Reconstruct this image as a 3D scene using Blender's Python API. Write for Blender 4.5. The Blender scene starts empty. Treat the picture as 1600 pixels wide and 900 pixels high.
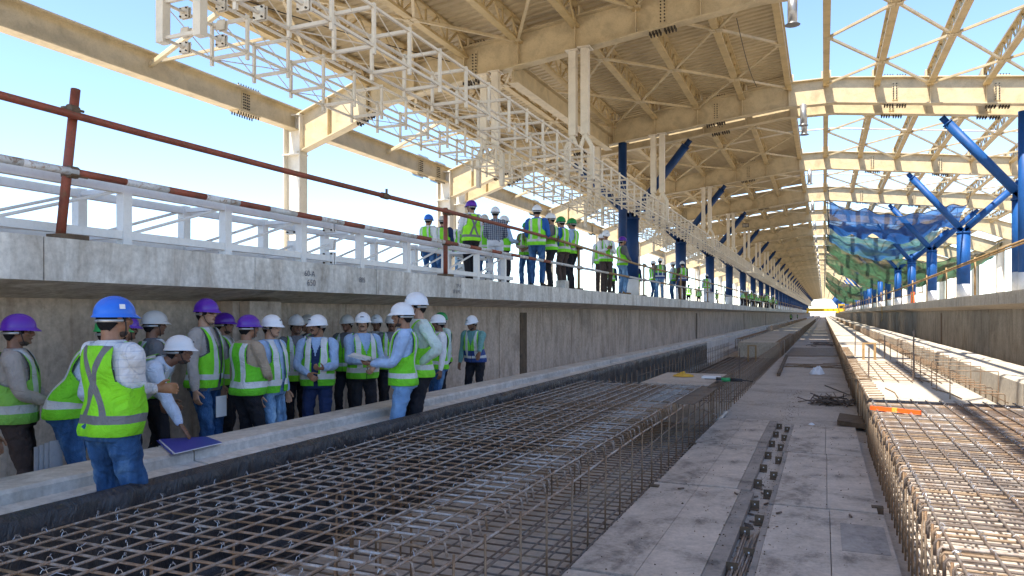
import bpy, math, random
import numpy as np
from mathutils import Vector, Matrix, noise
random.seed(7)
np.random.seed(7)
R = math.radians
scene = bpy.context.scene
COL = scene.collection

# ------------------------------------------------------------------ camera
YAW = math.atan(487 / 1150)
CA, SA = math.cos(YAW), math.sin(YAW)
cam_data = bpy.data.cameras.new('camera')
cam = bpy.data.objects.new('camera', cam_data)
COL.objects.link(cam)
cam.location = (0, 0, 0)
cam.rotation_euler = (R(90), 0, YAW)
cam_data.sensor_width = 36
cam_data.lens = 36 * 1150 / 1600
cam_data.shift_y = 40 / 1600
cam_data.clip_start = 0.05
cam_data.clip_end = 6000
scene.camera = cam

# ------------------------------------------------------------------ light
LX, LY = 0.165, 0.46                     # sideways and forward travel of the sunlight per metre of fall
sun_dir = Vector((-LX, -LY, 1)).normalized()   # towards the sun
elev = math.asin(sun_dir.z)
world = bpy.data.worlds.new('World')
scene.world = world
world.use_nodes = True
wn = world.node_tree
bg = wn.nodes['Background']
sky = wn.nodes.new('ShaderNodeTexSky')
sky.sky_type = 'NISHITA'
sky.sun_disc = False
sky.sun_elevation = elev
sky.sun_rotation = math.atan2(sun_dir.x, sun_dir.y)
sky.air_density = 1.0
sky.dust_density = 0.1
sky.altitude = 1500
sky.ozone_density = 2.4
wn.links.new(sky.outputs[0], bg.inputs[0])
bg.inputs[1].default_value = 0.115
sl = bpy.data.lights.new('sun', 'SUN')
sl.energy = 3.6
sl.angle = R(0.5)
sl.color = (1.0, 0.93, 0.82)
sun = bpy.data.objects.new('sun', sl)
COL.objects.link(sun)
sun.location = (-20, -30, 60)
sun.rotation_euler = sun_dir.to_track_quat('Z', 'Y').to_euler()
scene.view_settings.view_transform = 'Standard'
scene.view_settings.look = 'None'
scene.view_settings.exposure = 1.76
scene.view_settings.gamma = 1
scene.render.engine = 'CYCLES'
scene.cycles.max_bounces = 10
scene.cycles.diffuse_bounces = 8
scene.cycles.transparent_max_bounces = 12

# ------------------------------------------------------------------ materials
def nodes_mat(name):
    m = bpy.data.materials.new(name)
    m.use_nodes = True
    nt = m.node_tree
    return m, nt, nt.nodes['Principled BSDF']

def ramp(nt, fac, stops):
    r = nt.nodes.new('ShaderNodeValToRGB')
    e = r.color_ramp.elements
    while len(e) > 1:
        e.remove(e[-1])
    e[0].position = stops[0][0]; e[0].color = stops[0][1]
    for p, c in stops[1:]:
        k = e.new(p); k.color = c
    nt.links.new(fac, r.inputs[0])
    return r.outputs[0]

def noise_tex(nt, scale, detail=6, rough=0.6, stretch=None, dist=0.0, coord='Object', vec=None):
    t = nt.nodes.new('ShaderNodeTexNoise')
    t.inputs['Scale'].default_value = scale
    t.inputs['Detail'].default_value = detail
    t.inputs['Roughness'].default_value = rough
    t.inputs['Distortion'].default_value = dist
    if vec is None:
        tc = nt.nodes.new('ShaderNodeTexCoord')
        vec = tc.outputs[coord]
    if stretch:
        mp = nt.nodes.new('ShaderNodeMapping')
        mp.inputs['Scale'].default_value = stretch
        nt.links.new(vec, mp.inputs[0])
        vec = mp.outputs[0]
    nt.links.new(vec, t.inputs['Vector'])
    return t.outputs['Fac']

def mixc(nt, fac, a, b, mode='MIX'):
    m = nt.nodes.new('ShaderNodeMix')
    m.data_type = 'RGBA'
    m.blend_type = mode
    for sock, v in ((m.inputs[0], fac), (m.inputs[6], a), (m.inputs[7], b)):
        if isinstance(v, (int, float)):
            sock.default_value = v
        elif isinstance(v, tuple):
            sock.default_value = v if len(v) == 4 else (*v, 1)
        else:
            nt.links.new(v, sock)
    return m.outputs[2]

def math_n(nt, op, a, b=0.0, c=0.0):
    m = nt.nodes.new('ShaderNodeMath')
    m.operation = op
    for i, v in enumerate((a, b, c)):
        if isinstance(v, (int, float)):
            m.inputs[i].default_value = v
        else:
            nt.links.new(v, m.inputs[i])
    return m.outputs[0]

def bump(nt, bsdf, h, strength=0.3, dist=0.01):
    b = nt.nodes.new('ShaderNodeBump')
    b.inputs['Strength'].default_value = strength
    b.inputs['Distance'].default_value = dist
    nt.links.new(h, b.inputs['Height'])
    nt.links.new(b.outputs[0], bsdf.inputs['Normal'])

def c4(c):
    return (c[0], c[1], c[2], 1)

def sc(c, k):
    return (c[0] * k, c[1] * k, c[2] * k, 1)

def concrete(name, base, streak=0.0, stain=0.5, panel=None, fine=14, rough=0.9):
    m, nt, b = nodes_mat(name)
    n1 = noise_tex(nt, 0.9, 8, 0.65, dist=0.6)
    n2 = noise_tex(nt, fine, 6, 0.7)
    col = ramp(nt, n1, [(0.25, sc(base, 1 - 0.45 * stain)), (0.5, c4(base)), (0.75, sc(base, 1 + 0.25 * stain))])
    col = mixc(nt, 0.55, col, ramp(nt, n2, [(0.3, (0.55, 0.55, 0.55, 1)), (0.7, (1.3, 1.3, 1.3, 1))]), 'MULTIPLY')
    if streak:
        n3 = noise_tex(nt, 1.3, 7, 0.65, stretch=(2.2, 2.2, 0.6), dist=0.8)
        col = mixc(nt, streak, col, ramp(nt, n3, [(0.35, (0.42, 0.36, 0.30, 1)), (0.55, (1, 1, 1, 1)), (0.8, (1.15, 1.15, 1.15, 1))]), 'MULTIPLY')
        n4 = noise_tex(nt, 2.6, 4, 0.55, stretch=(3.5, 3.5, 0.16), dist=0.2)
        col = mixc(nt, streak * 0.8, col, ramp(nt, n4, [(0.32, (0.6, 0.5, 0.42, 1)), (0.42, (1, 1, 1, 1))]), 'MULTIPLY')
    n5 = noise_tex(nt, 3.0, 10, 0.75, dist=1.2)
    col = mixc(nt, 0.5 * stain, col, ramp(nt, n5, [(0.33, (0.45, 0.4, 0.36, 1)), (0.45, (1, 1, 1, 1))]), 'MULTIPLY')
    nt.links.new(col, b.inputs['Base Color'])
    b.inputs['Roughness'].default_value = rough
    b.inputs['Specular IOR Level'].default_value = 0.3
    bump(nt, b, n2, 0.35, 0.01)
    return m

def paint(name, base, dirt=0.25, rough=0.5, metal=0.0, rust=None, scale=2.0, spec=0.5):
    m, nt, b = nodes_mat(name)
    n1 = noise_tex(nt, scale, 8, 0.65, dist=0.4)
    col = ramp(nt, n1, [(0.3, sc(base, 1 - dirt)), (0.55, c4(base)), (0.8, sc(base, 1 + dirt * 0.4))])
    n2 = noise_tex(nt, scale * 14, 5, 0.7)
    col = mixc(nt, dirt, col, ramp(nt, n2, [(0.35, (0.6, 0.57, 0.52, 1)), (0.5, (1, 1, 1, 1))]), 'MULTIPLY')
    if rust:
        n3 = noise_tex(nt, scale * 5, 8, 0.7, dist=0.8)
        f = ramp(nt, n3, [(0.52 if scale > 2.5 else 0.66, (0, 0, 0, 1)), (0.62 if scale > 2.5 else 0.72, (1, 1, 1, 1))])
        col = mixc(nt, f, col, rust)
    nt.links.new(col, b.inputs['Base Color'])
    b.inputs['Roughness'].default_value = rough
    b.inputs['Metallic'].default_value = metal
    b.inputs['Specular IOR Level'].default_value = spec
    bump(nt, b, n2, 0.12, 0.004)
    return m

M = {}
M['ground'] = concrete('ground_earth', (0.46, 0.40, 0.32), 0, 0.6)
M['bed'] = concrete('track_bed_concrete', (0.47, 0.405, 0.34), 0, 0.8, fine=18)
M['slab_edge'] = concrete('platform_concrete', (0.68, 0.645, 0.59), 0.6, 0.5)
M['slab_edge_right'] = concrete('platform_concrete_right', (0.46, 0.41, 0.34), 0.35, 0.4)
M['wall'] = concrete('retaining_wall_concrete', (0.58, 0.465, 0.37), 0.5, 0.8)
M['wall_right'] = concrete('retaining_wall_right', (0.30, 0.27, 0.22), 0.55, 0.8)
M['kerb'] = concrete('kerb_concrete', (0.60, 0.565, 0.52), 0.25, 0.5)
M['kerb_right'] = concrete('kerb_concrete_right', (0.50, 0.45, 0.37), 0.3, 0.5)
M['pour'] = concrete('poured_concrete', (0.46, 0.40, 0.32), 0.1, 0.7)
M['cream'] = paint('cream_steel_paint', (0.60, 0.49, 0.305), 0.3, 0.45, rust=(0.40, 0.27, 0.14, 1))
M['cream_dark'] = paint('cream_steel_primer', (0.54, 0.41, 0.21), 0.28, 0.5)
M['cream_sunlit'] = paint('sunlit_column_paint', (0.70, 0.65, 0.55), 0.18, 0.45)  # cream paint lightened so the sun on the columns is in the colour
M['truss'] = paint('white_truss_paint', (0.74, 0.665, 0.54), 0.18, 0.4)
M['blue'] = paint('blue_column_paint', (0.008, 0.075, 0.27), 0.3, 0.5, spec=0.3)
M['navy'] = paint('shaded_blue_column_paint', (0.010, 0.045, 0.15), 0.3, 0.5, spec=0.3)  # column blue darkened for the left side, its shade put into the colour
M['white'] = paint('white_base_paint', (0.74, 0.73, 0.71), 0.15, 0.5)
M['bolt'] = paint('dark_bolt_steel', (0.07, 0.055, 0.04), 0.4, 0.6, 0.5)
M['pipe_red'] = paint('red_oxide_pipe', (0.27, 0.065, 0.035), 0.5, 0.6, rust=(0.16, 0.07, 0.035, 1), scale=4)
M['pipe_white'] = paint('white_painted_pipe', (0.62, 0.62, 0.62), 0.35, 0.5, rust=(0.30, 0.2, 0.14, 1), scale=3)
M['pipe_brown'] = paint('rusty_yellow_pipe', (0.36, 0.22, 0.09), 0.5, 0.6, scale=4)
M['galv'] = paint('galvanised_pipe', (0.42, 0.42, 0.42), 0.3, 0.35, 0.7)
M['plastic_orange'] = paint('orange_plastic', (0.80, 0.12, 0.015), 0.2, 0.4)
M['yellow'] = paint('yellow_crane_paint', (0.85, 0.50, 0.02), 0.15, 0.5)
M['timber'] = paint('wet_timber', (0.13, 0.085, 0.05), 0.5, 0.8, scale=5)
M['black'] = paint('black_rubber', (0.02, 0.02, 0.022), 0.2, 0.6)
M['paper_grey'] = paint('grey_paper', (0.36, 0.37, 0.40), 0.2, 0.8)
M['paper'] = paint('white_paper', (0.75, 0.75, 0.75), 0.05, 0.8)
M['folder_blue'] = paint('blue_folder_plastic', (0.045, 0.05, 0.42), 0.1, 0.3)
M['folder_green'] = paint('dark_green_folder', (0.02, 0.05, 0.05), 0.2, 0.5)
M['cloth_white'] = paint('white_cloth', (0.75, 0.77, 0.80), 0.1, 0.9)
M['cloth_yellow'] = paint('yellow_cloth', (0.65, 0.38, 0.05), 0.3, 0.9)
M['tool_green'] = paint('green_tool_body', (0.02, 0.28, 0.10), 0.2, 0.4)

def rebar_mat(name, base, rust, amount=0.5, period=55):
    m, nt, b = nodes_mat(name)
    n = noise_tex(nt, 2.2, 8, 0.7, dist=1.0)
    col = ramp(nt, n, [(0.5 - amount * 0.25, c4(rust)), (0.62, c4(base))])
    n2 = noise_tex(nt, 40, 4, 0.7)
    col = mixc(nt, 0.5, col, ramp(nt, n2, [(0.3, (0.5, 0.5, 0.5, 1)), (0.7, (1.3, 1.3, 1.3, 1))]), 'MULTIPLY')
    nt.links.new(col, b.inputs['Base Color'])
    b.inputs['Roughness'].default_value = 0.5
    b.inputs['Metallic'].default_value = 0.2
    w = nt.nodes.new('ShaderNodeTexWave')
    w.wave_type = 'BANDS'; w.bands_direction = 'DIAGONAL'
    w.inputs['Scale'].default_value = period
    tc = nt.nodes.new('ShaderNodeTexCoord')
    nt.links.new(tc.outputs['Object'], w.inputs['Vector'])
    bump(nt, b, w.outputs['Fac'], 0.6, 0.004)
    return m
M['rebar'] = rebar_mat('rebar_steel', (0.48, 0.47, 0.46), (0.30, 0.20, 0.13), 0.25)
M['rebar_rust'] = rebar_mat('rusty_rebar', (0.33, 0.25, 0.17), (0.22, 0.13, 0.07), 0.5)
M['rebar_dark'] = rebar_mat('dark_rebar', (0.19, 0.17, 0.155), (0.15, 0.09, 0.055), 0.5)
M['wire'] = paint('bright_tie_wire', (0.5, 0.5, 0.52), 0.2, 0.35, 0.8)

# plastic sheet
m, nt, b = nodes_mat('black_plastic_sheet')
n = noise_tex(nt, 3, 6, 0.6, dist=0.7)
nt.links.new(ramp(nt, n, [(0.3, (0.018, 0.019, 0.024, 1)), (0.8, (0.05, 0.052, 0.06, 1))]), b.inputs['Base Color'])
b.inputs['Roughness'].default_value = 0.28
n2 = noise_tex(nt, 5, 6, 0.65, stretch=(1, 1, 0.4), dist=2.5)
bump(nt, b, n2, 0.9, 0.05)
M['plastic'] = m

# plywood shuttering panel with grime, lighter worn strip and seam
def ply_mat(name, base):
    m, nt, b = nodes_mat(name)
    n1 = noise_tex(nt, 1.9, 9, 0.75, dist=0.2)
    col = ramp(nt, n1, [(0.36, sc(base, 0.5)), (0.46, c4(base)), (0.60, sc(base, 1.3))])
    n2 = noise_tex(nt, 4, 9, 0.8, stretch=(1, 0.5, 1), dist=0.3)
    col = mixc(nt, 0.8, col, ramp(nt, n2, [(0.33, (0.35, 0.33, 0.34, 1)), (0.47, (1, 1, 1, 1))]), 'MULTIPLY')
    n3 = noise_tex(nt, 30, 5, 0.7)
    col = mixc(nt, 0.4, col, ramp(nt, n3, [(0.3, (0.6, 0.6, 0.6, 1)), (0.7, (1.25, 1.25, 1.25, 1))]), 'MULTIPLY')
    nt.links.new(col, b.inputs['Base Color'])
    b.inputs['Roughness'].default_value = 0.75
    bump(nt, b, n3, 0.2, 0.005)
    return m
M['ply'] = ply_mat('grimy_shuttering_board', (0.46, 0.385, 0.315))
M['ply_dark'] = ply_mat('dark_board_edge', (0.13, 0.10, 0.075))

m, nt, b = nodes_mat('corrugated_sheet')
n1 = noise_tex(nt, 0.7, 6, 0.6)
col = ramp(nt, n1, [(0.3, (0.48, 0.385, 0.235, 1)), (0.7, (0.60, 0.49, 0.31, 1))])
n2 = noise_tex(nt, 9, 6, 0.7, stretch=(0.3, 1, 1))
col = mixc(nt, 0.4, col, ramp(nt, n2, [(0.35, (0.6, 0.58, 0.52, 1)), (0.55, (1, 1, 1, 1))]), 'MULTIPLY')
nt.links.new(col, b.inputs['Base Color'])
b.inputs['Roughness'].default_value = 0.5
M['sheet'] = m

def net_mat(name, base, other):
    m, nt, b = nodes_mat(name)
    n1 = noise_tex(nt, 0.35, 4, 0.5, dist=0.5)
    col = ramp(nt, n1, [(0.42, c4(base)), (0.46, sc(base, 0.7)), (0.62, c4(other))])
    nt.links.new(col, b.inputs['Base Color'])
    b.inputs['Roughness'].default_value = 0.8
    tr = nt.nodes.new('ShaderNodeBsdfTransparent')
    tl = nt.nodes.new('ShaderNodeBsdfTranslucent')
    nt.links.new(col, tl.inputs[0])
    mx = nt.nodes.new('ShaderNodeMixShader'); mx.inputs[0].default_value = 0.5
    nt.links.new(b.outputs[0], mx.inputs[1]); nt.links.new(tl.outputs[0], mx.inputs[2])
    m2 = nt.nodes.new('ShaderNodeMixShader')
    n2 = noise_tex(nt, 0.8, 4, 0.6)
    nt.links.new(ramp(nt, n2, [(0.3, (0.78, 0.78, 0.78, 1)), (0.7, (0.97, 0.97, 0.97, 1))]), m2.inputs[0])
    nt.links.new(tr.outputs[0], m2.inputs[1]); nt.links.new(mx.outputs[0], m2.inputs[2])
    nt.links.new(m2.outputs[0], nt.nodes['Material Output'].inputs[0])
    return m
M['net_blue'] = net_mat('blue_safety_net', (0.02, 0.12, 0.38), (0.01, 0.055, 0.2))
M['net_teal'] = net_mat('teal_safety_net', (0.10, 0.24, 0.25), (0.02, 0.10, 0.3))
M['net_green'] = net_mat('green_safety_net', (0.07, 0.16, 0.08), (0.10, 0.085, 0.05))

# ------------------------------------------------------------------ mesh helpers
class MB:
    def __init__(s):
        s.v = []; s.f = []; s.mi = []
    def add(s, v, f, mi=0):
        o = len(s.v)
        s.v.extend([tuple(map(float, p)) for p in v])
        s.f.extend([tuple(i + o for i in q) for q in f])
        s.mi.extend([mi] * len(f))
        return s
    def box(s, x0, x1, y0, y1, z0, z1, mi=0):
        v = [(x0, y0, z0), (x1, y0, z0), (x1, y1, z0), (x0, y1, z0), (x0, y0, z1), (x1, y0, z1), (x1, y1, z1), (x0, y1, z1)]
        f = [(0, 3, 2, 1), (4, 5, 6, 7), (0, 1, 5, 4), (1, 2, 6, 5), (2, 3, 7, 6), (3, 0, 4, 7)]
        return s.add(v, f, mi)
    def frame(s, p0, p1, up=(0, 0, 1)):
        p0 = Vector(p0); p1 = Vector(p1)
        d = (p1 - p0).normalized()
        up = Vector(up)
        if abs(d.dot(up)) > 0.98:
            up = Vector((0, 1, 0))
        a = d.cross(up).normalized()
        b = a.cross(d).normalized()
        return p0, p1, d, a, b
    def bar(s, p0, p1, w, h, up=(0, 0, 1), mi=0):
        p0, p1, d, a, b = s.frame(p0, p1, up)
        v = []
        for p in (p0, p1):
            for i, j in ((-1, -1), (1, -1), (1, 1), (-1, 1)):
                v.append(p + a * (i * w / 2) + b * (j * h / 2))
        return s.add(v, [(0, 3, 2, 1), (4, 5, 6, 7), (0, 1, 5, 4), (1, 2, 6, 5), (2, 3, 7, 6), (3, 0, 4, 7)], mi)
    def ibeam(s, p0, p1, w, h, tf=0.03, tw=0.02, up=(0, 0, 1), mi=0):
        P0, P1, d, a, b = s.frame(p0, p1, up)
        s.bar(P0 + b * (h / 2 - tf / 2), P1 + b * (h / 2 - tf / 2), w, tf, up, mi)
        s.bar(P0 - b * (h / 2 - tf / 2), P1 - b * (h / 2 - tf / 2), w, tf, up, mi)
        s.bar(P0, P1, tw, h - 2 * tf, up, mi)
        return s
    def tube(s, pts, r, n=8, mi=0, closed=True):
        pts = [Vector(p) for p in pts]
        rs = r if isinstance(r, (list, tuple)) else [r] * len(pts)
        d0 = (pts[1] - pts[0]).normalized()
        ref = Vector((0, 0, 1)) if abs(d0.z) < 0.9 else Vector((0, 1, 0))
        v = []
        for i, p in enumerate(pts):
            d = (pts[min(i + 1, len(pts) - 1)] - pts[max(i - 1, 0)]).normalized()
            a = d.cross(ref)
            if a.length < 1e-4:
                a = d.cross(Vector((1, 0, 0)))
            a.normalize()
            b = a.cross(d).normalized()
            ref = b
            for k in range(n):
                t = 2 * math.pi * k / n
                v.append(p + (a * math.cos(t) + b * math.sin(t)) * rs[i])
        f = []
        for i in range(len(pts) - 1):
            for k in range(n):
                f.append((i * n + k, (i + 1) * n + k, (i + 1) * n + (k + 1) % n, i * n + (k + 1) % n))
        if closed:
            f.append(tuple(range(n)))
            f.append(tuple(reversed([(len(pts) - 1) * n + k for k in range(n)])))
        return s.add(v, f, mi)
    def prism(s, poly, axis, a0, a1, mi=0):
        """poly in the plane across axis ('x': (y,z), 'y': (x,z), 'z': (x,y))"""
        n = len(poly)
        def P(q, t):
            return {'x': (t, q[0], q[1]), 'y': (q[0], t, q[1]), 'z': (q[0], q[1], t)}[axis]
        v = [P(q, a0) for q in poly] + [P(q, a1) for q in poly]
        f = [tuple(range(n)), tuple(reversed(range(n, 2 * n)))]
        for i in range(n):
            j = (i + 1) % n
            f.append((i, i + n, j + n, j))
        return s.add(v, f, mi)
    def grid(s, fn, nu, nv, mi=0):
        v = [fn(i / nu, j / nv) for i in range(nu + 1) for j in range(nv + 1)]
        f = [(i * (nv + 1) + j, (i + 1) * (nv + 1) + j, (i + 1) * (nv + 1) + j + 1, i * (nv + 1) + j + 1) for i in range(nu) for j in range(nv)]
        return s.add(v, f, mi)
    def build(s, name, mat, parent=None, smooth=False, fix=True):
        me = bpy.data.meshes.new(name)
        off = Vector((0, 0, 0))
        if parent is not None:
            off = parent['_w'] if '_w' in parent else parent.location
            off = Vector(off)
        me.from_pydata([(p[0] - off[0], p[1] - off[1], p[2] - off[2]) for p in s.v], [], s.f)
        mats = mat if isinstance(mat, (list, tuple)) else [mat]
        for mm in mats:
            me.materials.append(M[mm] if isinstance(mm, str) else mm)
        if len(mats) > 1:
            me.polygons.foreach_set('material_index', s.mi)
        if smooth:
            me.polygons.foreach_set('use_smooth', [True] * len(me.polygons))
        if fix:
            import bmesh
            bm = bmesh.new(); bm.from_mesh(me)
            bmesh.ops.recalc_face_normals(bm, faces=bm.faces)
            bm.to_mesh(me); bm.free()
        o = bpy.data.objects.new(name, me)
        COL.objects.link(o)
        if parent is not None:
            o.parent = parent
        return o

def tag(o, label=None, cat=None, group=None, kind=None):
    if label: o['label'] = label
    if cat: o['category'] = cat
    if group: o['group'] = group
    if kind: o['kind'] = kind
    return o

def thing(name, loc, label, cat, group=None, rz=0):
    o = bpy.data.objects.new(name, None)
    o.empty_display_size = 0.2
    COL.objects.link(o)
    o.location = loc
    o.rotation_euler.z = rz
    return tag(o, label, cat, group)

def solo(name, mb, mat, label, cat, group=None, smooth=False, base=None):
    """a thing that is one mesh, origin at its base"""
    vs = np.array(mb.v)
    c = Vector(base) if base else Vector(((vs[:, 0].min() + vs[:, 0].max()) / 2, (vs[:, 1].min() + vs[:, 1].max()) / 2, vs[:, 2].min()))
    mb.v = [(p[0] - c[0], p[1] - c[1], p[2] - c[2]) for p in mb.v]
    o = mb.build(name, mat, None, smooth)
    o.location = c
    return tag(o, label, cat, group)

def dup(o, loc=None, parent=None, rot=None, scale=None):
    c = o.copy()
    COL.objects.link(c)
    if parent is not None: c.parent = parent
    if loc is not None: c.location = loc
    if rot is not None: c.rotation_euler = rot
    if scale is not None: c.scale = scale
    return c

def dup_tree(root, loc, label=None):
    r = root.copy(); COL.objects.link(r); r.location = loc
    if label: r['label'] = label
    for ch in list(root.children):
        c = ch.copy(); COL.objects.link(c); c.parent = r
        for g in list(ch.children):
            d = g.copy(); COL.objects.link(d); d.parent = c
    return r

def ray(u, v, X=None, Z=None, Y=None):
    """world point seen at photo pixel (u, v) on a plane of constant X, Y or Z"""
    a = (u - 800) / 1150; b = (490 - v) / 1150
    d = Vector((-SA + a * CA, CA + a * SA, b))
    if X is not None: t = X / d.x
    elif Z is not None: t = Z / d.z
    else: t = Y / d.y
    return d * t

C0 = -0.55          # centre line of the station hall
YEND = 430.0
FLOOR = -1.9

# ------------------------------------------------------------------ ground and track bed
mb = MB()
mb.add([(-3000, -2000, FLOOR - 0.02), (3000, -2000, FLOOR - 0.02), (3000, 4000, FLOOR - 0.02), (-3000, 4000, FLOOR - 0.02)], [(0, 1, 2, 3)])
tag(mb.build('ground', 'ground'), kind='structure')
mb = MB()
mb.box(-7.2, 6.2, -8, 460, FLOOR - 0.3, FLOOR)
tag(mb.build('track_bed', 'bed'), kind='structure')
mb = MB()
mb.box(-7.15, -5.0, -8, 460, FLOOR + 0.004, -1.62)
tag(mb.build('walkway', 'bed'), kind='structure')

# platforms: deck, thick edge beam with tapering soffit; panels of the edge face one by one
def platform(side, edge, wallx, back, mat, zt, label):
    t = thing('platform', ((edge + back) / 2, 100, -1.9), label, 'platform')
    mb = MB()
    s = side
    zs = zt - 0.35
    mb.prism([(edge + s * 0.04, zt - 0.004), (edge + s * 0.04, zs), (wallx, zs - 0.13), (wallx + s * 0.3, zs - 0.13), (back, zs - 0.13), (back, zt - 0.004)], 'y', -8, YEND)
    mb.build('deck', mat, t)
    lens = [2.4] * 22
    y = -8.0
    k = 0
    rest = MB()
    while y < YEND:
        L = 2.4
        x0, x1 = (edge, edge + s * 0.037)
        j = random.uniform(-0.004, 0.004)
        q = MB() if y < 100 else rest
        q.box(min(x0 + j, x1), max(x0 + j, x1), y + 0.006, y + L - 0.006, zs - 0.006, zt)
        if y < 100:
            q.build('edge_panel', mat, t)
        y += L
    o = rest.build('edge_panel', mat, t)
    o['kind'] = 'stuff'
    return t
ZP = 0.625
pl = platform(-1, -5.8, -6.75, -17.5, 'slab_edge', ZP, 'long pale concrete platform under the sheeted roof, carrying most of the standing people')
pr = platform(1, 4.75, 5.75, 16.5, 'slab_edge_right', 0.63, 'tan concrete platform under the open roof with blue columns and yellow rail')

# scribbled setting-out marks on the left platform edge
def text_mesh(body, size, loc, rot, mat, name, parent, extrude=0.0005):
    cu = bpy.data.curves.new(name, 'FONT')
    cu.body = body; cu.size = size; cu.extrude = extrude
    o = bpy.data.objects.new(name, cu)
    COL.objects.link(o)
    dg = bpy.context.evaluated_depsgraph_get()
    me = bpy.data.meshes.new_from_object(o.evaluated_get(dg))
    bpy.data.objects.remove(o)
    me.materials.clear(); me.materials.append(M[mat])
    n = bpy.data.objects.new(name, me)
    COL.objects.link(n)
    n.parent = parent
    n.location = Vector(loc) - Vector(parent.location)
    n.rotation_euler = rot
    return n
M['pencil'] = paint('pencil_mark', (0.22, 0.22, 0.24), 0.4, 0.9)
for body, u, v, size in (('60-A', 476, 431, 0.1), ('650', 480, 446, 0.11), ('885', 561, 441, 0.1), ('YP-4', 713, 449, 0.09), ('SP.6WL', 708, 458, 0.09), ('650', 975, 478, 0.1)):
    p = ray(u, v, X=-5.795)
    text_mesh(body, size, p, (R(90), 0, R(90)), 'pencil', 'setting_out_mark', pl)

# retaining walls
def wall(side, x, mat, zt, label, slots):
    t = thing('retaining_wall', (x, 100, FLOOR), label, 'wall')
    y = -8.0
    L = 2.9
    rest = MB()
    s = side
    while y < YEND:
        j = random.uniform(0, 0.012)
        q = MB() if y < 110 else rest
        x0, x1 = x - s * j, x + s * 0.3
        q.box(min(x0, x1), max(x0, x1), y + 0.008, y + L - 0.008, FLOOR, zt)
        if y < 110:
            q.build('wall_panel', mat, t)
        y += L
    o = rest.build('wall_panel', mat, t); o['kind'] = 'stuff'
    for ys in slots:
        q = MB()
        q.box(min(x - s * 0.02, x - s * 0.005), max(x - s * 0.02, x - s * 0.005), ys, ys + 0.42, FLOOR, zt - 0.12)
        q.build('slot_shade_strip', 'timber', t)  # dark strip painted in for the shade of a wall slot
    return t
def wy(u, x):      # Y of the wall point under photo column u
    return ray(u, 400, X=x).y
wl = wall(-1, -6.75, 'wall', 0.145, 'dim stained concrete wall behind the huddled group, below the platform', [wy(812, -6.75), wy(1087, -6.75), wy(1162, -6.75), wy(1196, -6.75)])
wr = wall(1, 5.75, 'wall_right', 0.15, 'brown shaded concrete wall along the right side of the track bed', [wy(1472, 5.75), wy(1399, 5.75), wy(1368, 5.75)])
# pier behind the group
mb = MB(); y0 = wy(365, -6.6)
mb.box(-6.74, -6.35, y0, y0 + 0.55, FLOOR, 0.15)
mb.box(-6.74, -6.5, y0 - 0.12, y0 - 0.005, FLOOR, 0.15)
solo('concrete_pier', mb, 'wall', 'narrow brown pier standing out from the wall behind the purple helmets', 'pier')

# kerb beams
def kerb(pts, mat, label, ymax=YEND):
    t = thing('kerb_beam', (pts[0][0], 50, FLOOR), label, 'kerb')
    y = -8.0; rest = MB()
    while y < ymax:
        L = 3.1
        q = MB() if y < 95 else rest
        j = random.uniform(-0.006, 0.006)
        poly = [(a + j, b + (j if b > -1.6 else 0)) for a, b in pts]
        q.prism(poly, 'y', y + 0.006, y + L - 0.006)
        if y < 95:
            q.build('beam_segment', mat, t)
        y += L
    o = rest.build('beam_segment', mat, t); o['kind'] = 'stuff'
    return t
kerb([(-5.0, FLOOR), (-5.0, -1.08), (-4.62, -1.075), (-4.60, -1.10), (-4.60, -1.165), (-4.47, -1.18), (-4.45, -1.20), (-4.45, -1.67), (-4.10, -1.67), (-4.10, FLOOR)],
     'kerb', 'stepped pale concrete kerb beam in front of the huddled group')
kerb([(3.75, FLOOR), (3.75, -1.07), (3.50, -1.06), (3.47, -1.09), (3.20, -1.09), (3.18, -1.05), (2.90, -1.05), (2.86, -1.09), (2.86, FLOOR)],
     'kerb_right', 'sunlit double kerb beam along the right channel below the right wall')

# black plastic lining
def sheet_fn(y0, y1):
    def fn(a, b):
        y = y0 + (y1 - y0) * a
        path = [(-4.16, -1.12), (-4.10, -1.09), (-4.06, -1.13), (-4.06, -1.5), (-4.04, -1.84), (-3.95, -1.885), (-3.72, -1.888)]
        t = b * (len(path) - 1); i = min(int(t), len(path) - 2); t -= i
        x = path[i][0] * (1 - t) + path[i + 1][0] * t
        z = path[i][1] * (1 - t) + path[i + 1][1] * t
        n1 = noise.noise(Vector((y * 2.2, b * 1.5, 3.1))) + 0.5 * noise.noise(Vector((y * 6 + b * 5, b * 3, 8)))
        k = min(1, b * 4)
        x += 0.05 * n1 * k * (1.0 if b < 0.75 else 0.3)
        z += 0.02 * n1 * (1 - k) + (0.012 * abs(n1) if b > 0.7 else 0)
        if b > 0.9: x += 0.12 * noise.noise(Vector((y * 1.3, 0, 5)))
        return (x, y, z)
    return fn
mb = MB(); mb.grid(sheet_fn(-2, 28.6), 420, 30)
solo('plastic_sheet', mb, 'plastic', 'wrinkled black plastic sheeting hung down in front of the kerb beside the rebar', 'plastic sheet', smooth=True)
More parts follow.
